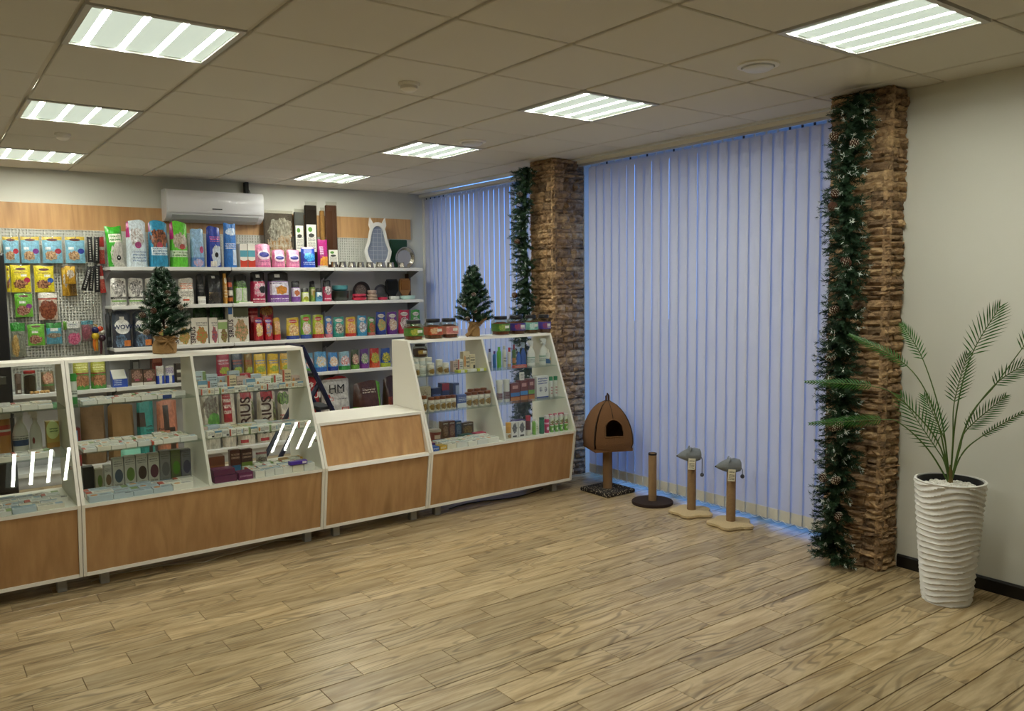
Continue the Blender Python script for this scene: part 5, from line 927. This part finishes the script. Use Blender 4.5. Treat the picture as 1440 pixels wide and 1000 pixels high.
bp(743.5, .019, .15, PM('5a2a26', ('r', 0, 1, 0, .35, 'd8d4c8'), wr=0), mat('b02a38', .4), 'dark can with red cap between white carton and white bottle', z=Z, y=yq2, neck=.92, cap=.25, sh=.72); bp(752.5, .023, .125, PM('d8dcc8', ('r', 0, .3, 0, 1, '7ab03a'), ('t', .4, .9, .3, .7, '6a8a4a', 3), wr=0), mat('e6e4da', .4), 'white and green shampoo bottle with small white cap', z=Z, y=yq2, neck=.45); bp(761.5, .02, .125, mat('1f6a4a', .35), mat('1a5a3f', .35), 'dark green shampoo bottle', z=Z, y=yq2, neck=.9, cap=.15, sh=.78); bp(769, .019, .135, PM('c0305f', ('o', .5, .3, .3, .12, 'e8d0d8'), ('r', 0, 1, .6, .7, 'e8c0d0'), wr=0), mat('d8d4d4', .4), 'pink shampoo bottle with pale cap', z=Z, y=yq2, neck=.9, cap=.2, sh=.74)
for k in range(4):
    for j in range(2): bp(775.5 + k * 6.7 - j * 2, .015, .13, PM('d4dcc8', ('r', 0, 1, 0, .42, '6aa83a'), ('o', .5, .22, .3, .1, 'd8e4c8'), ('r', 0, 1, .5, .56, 'a03a2a'), ('p', .5, .68, .45, .12, '6a4a2a', '8aa05a'), wr=0), mat('dcd4d4', .4) if j == 0 else mat('c9657a', .4), 'white and green shampoo tube with %s cap in the %s row by the counter end' % (('pale', 'front'), ('pink', 'back'))[j], z=Z, y=yq2 + j * .06, neck=.92, cap=.15, sh=.8, group='green shampoo tubes')
q = MB(); q.cbox(-.07, .07, -.04, .04, 0, .10, .02); tag(q.build('plush_packet', PM('3f2a6a', ('r', 0, 1, .7, .8, '5a4a8a')), None, (at(728, 590, 1.62)[0], 1.62, .4885)), 'dark purple soft packet lying behind the white cartons', 'packet')
# jars on the jar counter and inside it
def sqjar(px, y, z, r, h, lab, fill, label, group, rz=0):
    x = at(px, 460, y)[0]; t = thing('treat_jar', label, 'jar', (x, y, z + .0005), rz, group)
    sq = lambda a, zz: 1 / (abs(math.cos(a)) ** 6 + abs(math.sin(a)) ** 6) ** (1 / 6)
    MB().lathe([(r * .94, 0), (r, .006), (r, h * .7), (r * .82, h * .8), (r * .8, h * .83)], 24, fn=sq).build('jar', JAR, t, smooth=True)
    MB().lathe([(r * .9, .004), (r * .93, h * .6), (r * .5, h * .68)], 16, fn=lambda a, zz: sq(a, zz) * (1 - .06 * abs(math.sin(6 * a + 90 * zz)))).build('treats', mat(fill, .8, var=.35, bscale=60), t)
    MB().lathe([(r * 1.012, h * .2), (r * 1.012, h * .6)], 24, fn=sq).build('label_wrap', lab, t, smooth=True)
    MB().lathe([(r * .88, h * .82), (r * .9, h * .97), (r * .85, h)], 24).build('lid', mat('101012', .35), t, smooth=True); return t
def JL(c, c2, c3): return PM(c, ('p', .35, .5, .3, .4, c2, c), ('r', .5, .85, .4, .75, 'd8d8cc'), ('t', .5, .9, .1, .4, c3, 2), wr=0)
for px, l_, f_, lb in ((581.5, JL('4f7f2f', 'c9c04a', '2a4a1a'), '8a4a2a', 'treat jar with black lid and green label at the desk end of the counter'), (609, JL('b0502f', 'd8d0a0', '6a2a1a'), '7a4a2a', 'treat jar with black lid and rust and cream label'), (631, JL('d09a8a', 'b03a4a', '8a2a3a'), '6a3a26', 'treat jar with black lid and pale pink label'), (704, JL('4a7a2f', 'a8b84a', '2a4a1a'), '7a3a1f', 'treat jar with black lid and green label beside the burlap-potted tree'), (726, JL('3a2f7a', 'b0402f', 'd8d0c0'), '6a3a22', 'treat jar with black lid and indigo label and red side'), (746.5, JL('7fb8a8', 'd8e0d8', '2f6a5a'), '6a4a34', 'treat jar with black lid and mint label'), (764.5, JL('4a3a8a', 'a03a3a', 'd8d0c0'), '6a4430', 'treat jar with black lid and violet label at the pillar end')):
    sqjar(px, 1.80, TZ, .058 if px < 735 else .047, .145 if px > 600 else .14, l_, f_, lb, 'treat jars on the counter')
# ------------------------------------------------------------------ needles, cones, trees, garlands
PINE = mat('1d3f22', .7, var=.25, bscale=25); PINE2 = mat('1a3a20', .7, var=.25, bscale=25); FROST = mat('c9d2cc', .7)
def sprig(q, fr, p, d, L, rng, n, nl, frost=.0, spread=.75, wd=.0016):
    """needles set around a twig; frosted ends go into fr"""
    d = d.normalized(); a = Vector((0, 0, 1)) if abs(d.z) < .9 else Vector((1, 0, 0)); u = d.cross(a).normalized(); w = d.cross(u)
    for k in range(n):
        t = (k + rng.random()) / n; b = p + d * (L * t); th = rng.uniform(0, 2 * PI); o = u * math.cos(th) + w * math.sin(th)
        nd = (d * (1 - spread * .6) + o * spread).normalized(); l = nl * rng.uniform(.75, 1.15) * (1 - .25 * t); sd = nd.cross(d).normalized() * wd; e = b + nd * l
        T = fr if (frost and t > .86 and rng.random() < frost) else q; T.add([b - sd, b + sd, e + sd * .3, e - sd * .3], [(0, 1, 2, 3)])
def cone_mesh(L=.045):
    q = MB(); rng = random.Random(3); R = L * .42
    q.m(0).lathe([(.001, 0), (R * .6, L * .1), (R * .75, L * .4), (R * .45, L * .8), (.001, L)], 8)
    for k in range(54):
        t = (k + .5) / 54; z = L * t; r = R * (math.sin(PI * (t * .86 + .1)) ** .7); a = k * 2.39996
        o = Vector((math.cos(a), math.sin(a), 0)); s = Vector((-math.sin(a), math.cos(a), 0)) * R * .28; c = Vector((0, 0, z)); b0 = c + o * r * .6; e = c + o * r * 1.15 + Vector((0, 0, L * .06)); up = Vector((0, 0, L * .05))
        q.m(0).add([b0 - s, b0 + s, e + s, e - s], [(0, 1, 2, 3)]); q.m(1).add([e - s, e + s, e + s * .7 + up, e - s * .7 + up], [(0, 1, 2, 3)])
    me = q.mesh('pine_cone'); me.materials.append(mat('4a2a18', .8)); me.materials.append(mat('d8cdb8', .8)); return me
CONE = cone_mesh()
def put_cone(parent, p, rng, s=1.0):
    o = obj('pine_cone', CONE, parent, p, (rng.uniform(.6, 2.2), rng.uniform(-.6, .6), rng.uniform(0, 6))); o.scale = (s, s, s)
def tree(x, y, z, h, R, label, seed, lean, cones, potr, frost, pot):
    rng = random.Random(seed); t = thing('christmas_tree', label, 'tree', (x, y, z + .0005)); g = MB(); fr = MB(); tr = MB()
    z0 = h * .2; tr.tube([(0, 0, h * .08), (0, 0, h * .95)], [.008, .003], 6)
    N = 58
    for k in range(N):
        f = (k + .5) / N; zz = z0 + (h * .93 - z0) * f ** .92; a = k * 2.39996 + rng.uniform(-.3, .3); L = (R * (1 - f) ** .8 + .03) * rng.uniform(.78, 1.08)
        d = Vector((math.cos(a), math.sin(a), .28 + .7 * f + lean * rng.uniform(-.2, .2))).normalized(); p = Vector((0, 0, zz - L * .1))
        tr.tube([p, p + d * L * .9], .0018, 4); sprig(g, fr, p + d * L * .15, d, L * .85, rng, int(110 + 1200 * L), .03, frost, .8, .002)
        for s in (-1, 1):
            if L > .08: q = p + d * L * .55; d2 = (d + Vector((-math.sin(a), math.cos(a), .1)) * .75 * s).normalized(); sprig(g, fr, q, d2, L * .4, rng, 60, .026, frost, .8)
    sprig(g, fr, Vector((0, 0, h * .84)), Vector((0, 0, 1)), h * .13, rng, 130, .022, 0, .6)
    tr.build('trunk', mat('3a2a1a', .9), t); g.build('foliage', PINE, t)['kind'] = 'stuff'
    if fr.v: fr.build('frosted_tips', FROST, t)['kind'] = 'stuff'
    BUR = mat('a98453', .95, bump=.9, bscale=220, var=.1); wv = lambda a, zz: 1 + .06 * math.sin(5 * a + 8 * zz / h) + (.05 * math.sin(9 * a) if zz > h * .14 else 0)
    MB().lathe([(potr * .9, 0), (potr, .004), (potr * 1.02, h * .1), (potr * .8, h * .15), (potr * .72, h * .165), (potr * .95, h * .2), (potr * .6, h * .19), (.01, h * .16)], 28, fn=wv).build('burlap_pot', BUR, t, smooth=True)
    b = MB()
    for s in (-1, 1):
        b.tube([(0, -potr * .95, h * .155), (s * potr * .5, -potr * 1.1, h * .185), (s * potr * .95, -potr * 1.05, h * .17), (s * potr * .5, -potr * 1.1, h * .145), (0, -potr * .97, h * .155)], potr * .13, 6)
        if pot: b.tube([(0, -potr * .95, h * .15), (s * potr * .9, -potr * .9, h * (.1 if s < 0 else .19)), (s * potr * 2.0, -potr * .7, .008 if s < 0 else h * .26)], [potr * .15, potr * .24, potr * .3], 6)
        else: b.tube([(0, -potr * .98, h * .15), (s * potr * .3, -potr * 1.12, h * .09), (s * potr * .45, -potr * 1.08, h * .05)], potr * .09, 6)
    b.build('bow', BUR, t, smooth=True)
    for (u, v, dd) in cones:
        put_cone(t, (u * R, -dd * R, v * h), rng, .82)
    return t
x = at(232, 490, 1.80)[0]; tree(x, 1.80, TZ, at(232, 374, 1.80)[1] - TZ, .165, 'small artificial pine tree with frosted tips and cones in burlap-wrapped pot', 4, 0, [(-.72, .44, .55), (.55, .5, .6), (-.65, .27, .75), (-.05, .58, .55), (-.45, .5, .6), (.1, .66, .4)], .066, .14, False)
x = at(666.5, 470, 1.80)[0]; tree(x, 1.80, TZ, at(669, 371, 1.80)[1] - TZ, .16, 'small plain green artificial pine tree with long burlap bow between the jars', 12, 0, [(-.2, .58, .5), (-.4, .38, .7), (-.75, .27, .6), (-.85, .46, .3)], .045, .05, True)
def garland(x, y, ztop, zbot, w, label, seed, cones, frost, dens, slope):
    rng = random.Random(seed); t = thing('pine_garland', label, 'garland', (x, y, zbot)); g = MB(); fr = MB(); Lz = ztop - zbot; st = MB()
    def cen(z): return Vector((0, slope * (1 - z / Lz) + .02 * math.sin(z * 7 + seed), z))
    st.tube([cen(Lz * k / 24) for k in range(25)], .008, 6); n = int(Lz * dens)
    for k in range(n):
        z = Lz * (k + .5) / n; a = rng.uniform(0, 2 * PI); c = cen(z); r = w * rng.uniform(.7, 1.1)
        d = Vector((-abs(math.cos(a)) * .75 - .05, math.sin(a) * 1.0, rng.uniform(-.75, .45))).normalized()
        if c.z + d.z * r < .02: d.z = abs(d.z) * .3
        if c.z + r * d.z > Lz - .02: d.z = -abs(d.z)
        T = g; sprig(T, fr, c, d, r, rng, 74, .027, frost if rng.random() < .3 else 0, .8, .0022)
    st.build('wire_stem', mat('16301c', .8), t); g.build('needles', PINE2, t)['kind'] = 'stuff'; fr.build('frosted_tips', FROST, t)['kind'] = 'stuff'
    tie = MB().tube([(-.0, -.01, Lz - .02), (.03, 0, Lz - .005), (.058, 0, Lz - .0)], .003, 5).build('tie', DGREY, t)
    for (v, dy, dx) in cones: put_cone(t, cen(v * Lz) + Vector((-dx, dy, 0)), rng, 1.15)
    return t
ga = [(.895, -.045, .11), (.91, .03, .1), (.79, .02, .1), (.775, .015, .11), (.66, -.01, .1), (.655, -.06, .09), (.55, .03, .1), (.455, .03, .1), (.31, .03, .1), (.305, -.01, .11), (.2, .02, .1), (.185, -.02, .1), (.105, -.07, .09)]
garland(2.995, -.845, 2.62, .02, .14, 'long frosted pine garland with cones hanging down the pillar beside the palm', 6, ga, .5, 330, .05)
garland(3.02, 2.10, 2.60, .35, .14, 'pine garland with small cones hanging down the pillar behind the jars', 8, [(.9, .0, .1), (.72, -.02, .1), (.53, .0, .11), (.4, .02, .1)], .2, 260, .02)

# ------------------------------------------------------------------ potted palm
vx, vy = 2.965, -1.432; t = thing('potted_palm', 'artificial palm with feathery fronds in tall white wave-textured planter by the wall', 'plant', (vx, vy, 0))
hp = .615; prof = []; rp = lambda z: .109 + (.160 - .109) * (z / hp) ** .85
V = []; NR, NA_ = 150, 64
ribs = 21
def rib(a, z):
    ph = z / hp * ribs + .75 * math.sin(a * 2 + 1.3 + z * 4) + .4 * math.sin(a * 3 + z * 9); f = ph - math.floor(ph)
    return rp(z) + .014 * (1 - f) ** 1.1 * min(1, f * 6) - .005
q = MB(); V = []; F = []
for j in range(NR + 1):
    z = hp * j / NR
    for i in range(NA_):
        a = 2 * PI * i / NA_; r = rib(a, z) if 0 < j < NR else rp(z); V.append((r * math.cos(a), r * math.sin(a), z))
for j in range(NR):
    for i in range(NA_): F.append((j * NA_ + i, j * NA_ + (i + 1) % NA_, (j + 1) * NA_ + (i + 1) % NA_, (j + 1) * NA_ + i))
F.append(tuple(range(NA_))[::-1]); q.add(V, F); R0 = rp(hp); q.lathe([(R0, hp), (R0 + .003, hp + .006), (R0 - .008, hp + .008), (R0 - .012, hp - .02)], NA_, caps=False)
q.build('planter', mat('e9e8e4', .42), t, smooth=True)
MB().lathe([(R0 - .012, hp - .02), (R0 - .014, hp + .003), (R0 - .022, hp + .003), (R0 - .024, hp - .03), (.01, hp - .032)], 48, caps=False).build('liner', mat('1c1c1c', .6), t, smooth=True)
rng = random.Random(2); q = MB()
for k in range(210):
    r = (R0 - .042) * math.sqrt(rng.random()); a = rng.uniform(0, 6.283); s = rng.uniform(.008, .014); q.ball((r * math.cos(a), r * math.sin(a), hp - .018 - .08 * r + rng.uniform(-.004, .004)), s, 6, 4, .75)
q.build('pebbles', mat('e6e3da', .6), t)['kind'] = 'stuff'
LEAF = mat('356b26', .5, var=.2, bscale=20); STEM = mat('4f6a2c', .55)
def frond(pts, leaf0, llen, label, nl=22, droop=.0, flat=None, side=None):
    """pts: stem points (local); leaflets from fraction leaf0 to the tip"""
    P = [Vector(p) for p in pts]; C = []
    E_ = [P[0] * 2 - P[1]] + P + [P[-1] * 2 - P[-2]]; NS_ = len(P) - 1       # smooth curve through the points
    for k in range(25):
        s = k / 24 * NS_; i = min(NS_ - 1, int(s)); f = s - i; a, b, c, d = E_[i:i + 4]
        C.append(.5 * ((2 * b) + (c - a) * f + (2 * a - 5 * b + 4 * c - d) * f * f + (3 * b - a - 3 * c + d) * f ** 3))
    leaf0 = (NS_ - 1) / NS_
    st = MB().tube(C, [.0042 * (1 - .75 * k / 24) + .0006 for k in range(25)], 6).build('frond', STEM, t, smooth=True)
    q = MB(); view = Vector(side) if side else Vector((-.7, -.7, .1)); rg = random.Random(len(C) + int(llen * 1e4) + nl)
    for k in range(nl):
        s = leaf0 + (1 - leaf0) * (k + .3) / nl; i = min(23, int(s * 24)); c = C[i].lerp(C[i + 1], s * 24 - i); d = (C[i + 1] - C[i]).normalized(); w = d.cross(view).normalized(); f = (k + .5) / nl
        L = llen * (math.sin(PI * (.18 + .74 * f)) ** .8)
        for sg in (-1, 1):
            nd = (w * sg * (1 - .35 * f) + d * (.7 + .9 * f) + Vector((0, 0, -droop)) + view * rg.uniform(-.12, .12)).normalized(); sd = nd.cross(view).normalized() * .0034; m = c + nd * L * .45; e = c + nd * L + Vector((0, 0, -L * .06))
            q.add([c - sd * .4, c + sd * .4, m + sd, m - sd, e], [(0, 1, 2, 3), (3, 2, 4)])
    q.build('leaflets', LEAF, st)
def pp(px, py, yy=None, xx=None):
    """point on a vertical plane through the planter"""
    x, z = at(px, py, yy if yy is not None else vy); return Vector((x - vx, (yy if yy is not None else vy) - vy, z))
b0 = Vector((0, 0, hp - .02)); 
def ppx(px, py, X):
    d = RT * ((px - 720) / FPX) + UP * ((500 - py) / FPX) + FW; p = CAM + d * ((X - CAM.x) / d.x); return Vector((p.x - vx, p.y - vy, p.z))
FD = [  # points seen along each stem with their X; the leaflets fill the last span
 ([(1345, 580, 2.97), (1366, 500, 2.98), (1407, 430, 3.0)], 0, .125, 14), ([(1340, 620, 2.96), (1342, 566, 2.94), (1361, 497, 2.9)], 0, .1, 15),
 ([(1324, 590, 2.96), (1298, 506, 2.93), (1268, 455, 2.9)], 0, .07, 14), ([(1316, 585, 2.92), (1276, 515, 2.86), (1194, 470, 2.78)], 0, .05, 22),
 ([(1318, 620, 2.9), (1268, 563, 2.8), (1226, 543, 2.74), (1132, 537, 2.66)], 0, .05, 22), ([(1305, 632, 2.9), (1268, 597, 2.82), (1240, 590, 2.78), (1138, 596, 2.64)], 0, .055, 24),
 ([(1328, 650, 2.95), (1316, 630, 2.93), (1266, 556, 2.86)], 0, .125, 14), ([(1331, 640, 2.95), (1326, 612, 2.94), (1299, 556, 2.9)], 0, .095, 14),
 ([(1362, 590, 2.99), (1400, 541, 3.03), (1436, 492, 3.06), (1475, 440, 3.1)], 0, .1, 14), ([(1358, 600, 2.98), (1398, 542, 3.0), (1452, 506, 3.0)], 0, .085, 14),
 ([(1350, 630, 2.97), (1360, 604, 2.96), (1415, 556, 2.93)], 0, .085, 16), ([(1352, 640, 2.97), (1382, 613, 2.95), (1460, 568, 2.9)], 0, .035, 20)]
for pts, l0, ll, nl in FD:
    L = [b0 + Vector((0, 0, 0))]
    for (a, b, X) in pts: L.append(ppx(a, b, X))
    frond(L, l0, ll, '', nl)
MB().tube([b0 - Vector((0, 0, .02)), b0 + Vector((0, 0, .06)), b0 + Vector((0, .002, .1))], [.014, .012, .004], 8).build('stem_base', mat('6a5a2c', .7), t, smooth=True)

# ------------------------------------------------------------------ cat furniture
SIS = None
def sisal():
    m, n, l, b = nmat('sisal'); b.inputs['Roughness'].default_value = .9; tc = n.new('ShaderNodeTexCoord'); w = n.new('ShaderNodeTexWave'); w.bands_direction = 'Z'; w.inputs['Scale'].default_value = 55; w.inputs['Distortion'].default_value = 1.2; l.new(tc.outputs['Object'], w.inputs['Vector'])
    r = n.new('ShaderNodeValToRGB'); r.color_ramp.elements[0].color = lin('7a5c3c'); r.color_ramp.elements[1].color = lin('b08d62'); l.new(w.outputs[0], r.inputs[0]); l.new(r.outputs[0], b.inputs['Base Color'])
    bp = n.new('ShaderNodeBump'); bp.inputs['Strength'].default_value = .7; bp.inputs['Distance'].default_value = .006; l.new(w.outputs[0], bp.inputs['Height']); l.new(bp.outputs[0], b.inputs['Normal']); return m
SIS = sisal()
def speck():
    m, n, l, b = nmat('speckled_carpet'); b.inputs['Roughness'].default_value = .95; tc = n.new('ShaderNodeTexCoord'); t_ = n.new('ShaderNodeTexNoise'); t_.inputs['Scale'].default_value = 90; l.new(tc.outputs['Object'], t_.inputs['Vector']); r = n.new('ShaderNodeValToRGB'); r.color_ramp.elements[0].position = .58; r.color_ramp.elements[1].position = .64; r.color_ramp.elements[0].color = lin('1c1511'); r.color_ramp.elements[1].color = lin('b0a48c'); l.new(t_.outputs[0], r.inputs[0]); l.new(r.outputs[0], b.inputs['Base Color']); return m
cx, cy = 3.15, 1.255
t = thing('cat_house', 'brown dome cat house with arched opening on a sisal post and speckled base', 'cat house', (cx, cy, 0), 0)
MB().cbox(-.15, .15, -.16, .16, 0, .03, .01).build('base', speck(), t)
MB().lathe([(.037, .03), (.037, .37)], 20).build('post', mat('8a6a48', .9, bump=.3, bscale=80), t, smooth=True)
FAB = mat('74502f', .95, bump=.7, bscale=260, var=.12); SEAM = mat('2a1c14', .9)
zb, zt = .355, .72; HB = .158; rz = math.radians(-24)      # dome of four soft panels, its opening turned toward the room
hw = lambda v: HB * (1.0 if v < .12 else max(.012, 1 - ((v - .12) / .88) ** 2.1) ** .6) * (.93 + .07 * min(1, v * 8))
dome = thing('x', '', 'x') if False else None
q = MB(); NV, NS = 16, 9
def dpt(side, u, v, off=0):
    w = hw(v) ; rr = 1 - .0 * abs(u) ** 3; x = u * w * (1 - .06 * abs(u) ** 6); y = -(w * (1 + .06 * (1 - u * u))) - off; p = Vector((x, y, zb + (zt - zb) * v)); a = side * PI / 2 + rz; c, s_ = math.cos(a), math.sin(a); return (p.x * c - p.y * s_, p.x * s_ + p.y * c, p.z)
def inhole(u, v):
    z = zb + (zt - zb) * v; z0 = zb + .105; x = u * hw(v); return z > z0 and ((x / .075) ** 2 + (max(0, z - z0 - .05) / .08) ** 2) < 1 and abs(x) < .072
NVd, NSd = 40, 36
for side in range(4):
    n1, n2 = (NVd, NSd) if side == 0 else (NV, NS); V = []; F = []
    for j in range(n1 + 1):
        for i in range(n2 + 1): V.append(dpt(side, -1 + 2 * i / n2, j / n1))
    for j in range(n1):
        for i in range(n2):
            if side == 0 and inhole(-1 + 2 * (i + .5) / n2, (j + .5) / n1): continue
            F.append((j * (n2 + 1) + i, j * (n2 + 1) + i + 1, (j + 1) * (n2 + 1) + i + 1, (j + 1) * (n2 + 1) + i))
    MB().add(V, F).build('fabric_panel', FAB, t, smooth=True)
c_, s_ = math.cos(rz), math.sin(rz); rot2 = lambda x, y: (x * c_ - y * s_, x * s_ + y * c_)
MB().hexa([(*rot2(a * HB * .96, b * HB * .96), z) for z in (zb - .012, zb + .012) for a, b in ((-1, -1), (1, -1), (1, 1), (-1, 1))]).build('floor_cushion', FAB, t)
q = MB()   # lining of the outer fabric just inside the panels
for side in range(4):
    V = []; F = []
    for j in range(9):
        for i in range(7): p = dpt(side, (-1 + 2 * i / 6), j / 8, -.02); V.append((p[0], p[1], p[2] - .005 if j else p[2] + .015))
    for j in range(8):
        for i in range(6): 
            if side == 0: continue
            F.append((j * 7 + i, j * 7 + i + 1, (j + 1) * 7 + i + 1, (j + 1) * 7 + i))
    q.add(V, F)
q.build('lining', FAB, t)
for side in range(4): MB().tube([dpt(side, 1, j / 12) for j in range(13)], .0035, 5).build('seam', SEAM, t)
MB().tube([dpt(0, 0, .66 + .34 * j / 6, .001) for j in range(7)], .0025, 5).build('seam', SEAM, t); 
ar = [dpt(0, x / hw((z - zb) / (zt - zb)), (z - zb) / (zt - zb), .001) for x, z in [(-.072, zb + .105), (-.072, zb + .155)] + [(-.074 * math.cos(PI * k / 8), zb + .155 + .08 * math.sin(PI * k / 8)) for k in range(1, 8)] + [(.072, zb + .155), (.072, zb + .105), (0, zb + .105), (-.072, zb + .105)]]
MB().tube(ar, .006, 6).build('opening_trim', FAB, t, smooth=True)
MB().tube([(-.012, 0, zt - .02), (-.013, 0, zt + .035), (0, 0, zt + .052), (.013, 0, zt + .035), (.012, 0, zt - .02)], .008, 6).build('handle_loop', mat('4a3020', .9), t, smooth=True)
def post(x, y, h, label, base, m, toy):
    t = thing('scratching_post', label, 'scratching post', (x, y, 0))
    if base == 'disc': MB().lathe([(.150, 0), (.152, .006), (.152, .016), (.148, .022), (.01, .022)], 40).build('base', m, t, smooth=True)
    else: MB().lathe([(.13, 0), (.142, .008), (.14, .022), (.12, .03), (.01, .032)], 72, fn=lambda a, z: 1 + .13 * math.cos(5 * a + .6)).build('base', m, t, smooth=True)
    MB().lathe([(.030, .02), (.0305, .03), (.0305, h - .003), (.028, h)], 20).build('post', SIS, t, smooth=True)
    if not toy: MB().lathe([(.031, h - .012), (.032, h + .002), (.024, h + .004), (.022, h - .006), (.001, h - .008)], 20).build('end_cap', mat('1f1814', .7), t, smooth=True); return t
    FUR = mat('8a8f92', 1, bump=1, bscale=240, var=.15); P = []; d = Vector(toy).normalized()
    cs = [(-.062, .028), (-.056, .04), (-.02, .05), (.02, .047), (.055, .034), (.085, .018), (.1, .008)]; q = MB().tube([d * a + Vector((0, 0, h + .022 - max(0, a) * .08)) for a, r in cs], [r for a, r in cs], 12)
    o = q.build('plush_mouse', FUR, t, smooth=True); side = d.cross(Vector((0, 0, 1)))
    for s in (-1, 1): MB().lathe([(.018, 0), (.02, .003), (.012, .006), (.001, .006)], 12).build('ear', FUR, o, d * .015 + side * (.026 * s) + Vector((0, 0, h + .062)), (1.2, 0, math.atan2(d.y, d.x) + PI / 2))
    MB().ball(d * .103 + Vector((0, 0, h + .014)), .006, 8, 6).build('nose', mat('1a1414', .5), o)
    lp = Vector((-.045, -.035, 0)); rr = math.atan2(-.8, -.6)
    MB().cbox(-.024, .024, -.001, .001, -.08, .0, .0006).build('paper_tag', PM('e8e2c9', ('t', .1, .9, .1, .6, '4a4636', 4), ('t', .1, .9, .72, .9, '6a6650', 1), wr=0), t, (lp.x * .75, lp.y * .95, h + .005), (0, .06, -.7))
    return t
post(3.165, .79, .375, 'brown sisal scratching post on a flat dark brown round base', 'disc', mat('2a1a13', .95, bump=.4, bscale=150), None)
CRM = mat('cbb48a', 1, bump=.8, bscale=160, var=.08)
for x, y, h, toy, L, lb in ((3.175, .425, .40, (-.62, .45, 0), .13, 'sisal scratching post with long-tailed grey plush mouse on cream flower-shaped base'), (3.165, .075, .385, (-.6, .5, .0), .06, 'sisal scratching post with shaggy grey plush top and folded tag, nearest the near pillar')):
    t = post(x, y, h, lb, 'flower', CRM, toy); d = Vector(toy).normalized(); e = -d * .05 + Vector((.006, -.006, h + .02))
    MB().tube([e, e + Vector((.008, -.012, -.03)), e + Vector((.008, -.012, -L * 1.0))], .0028, 5).build('tail_cord', mat('4a4c58', .9), t); MB().ball(e + Vector((.008, -.012, -L - .012)), .014, 10, 8).build('pompom', mat('55565c', 1, bump=1, bscale=200), t, smooth=True)
sqjar(590, 1.775, 1.1088, .042, .095, JL('5a3a22', 'c9a23a', 'd8d0c0'), '5a2f1c', 'brown treat jar with black lid resting on the white-lid tubs inside the counter', 'treat jars inside the counter')
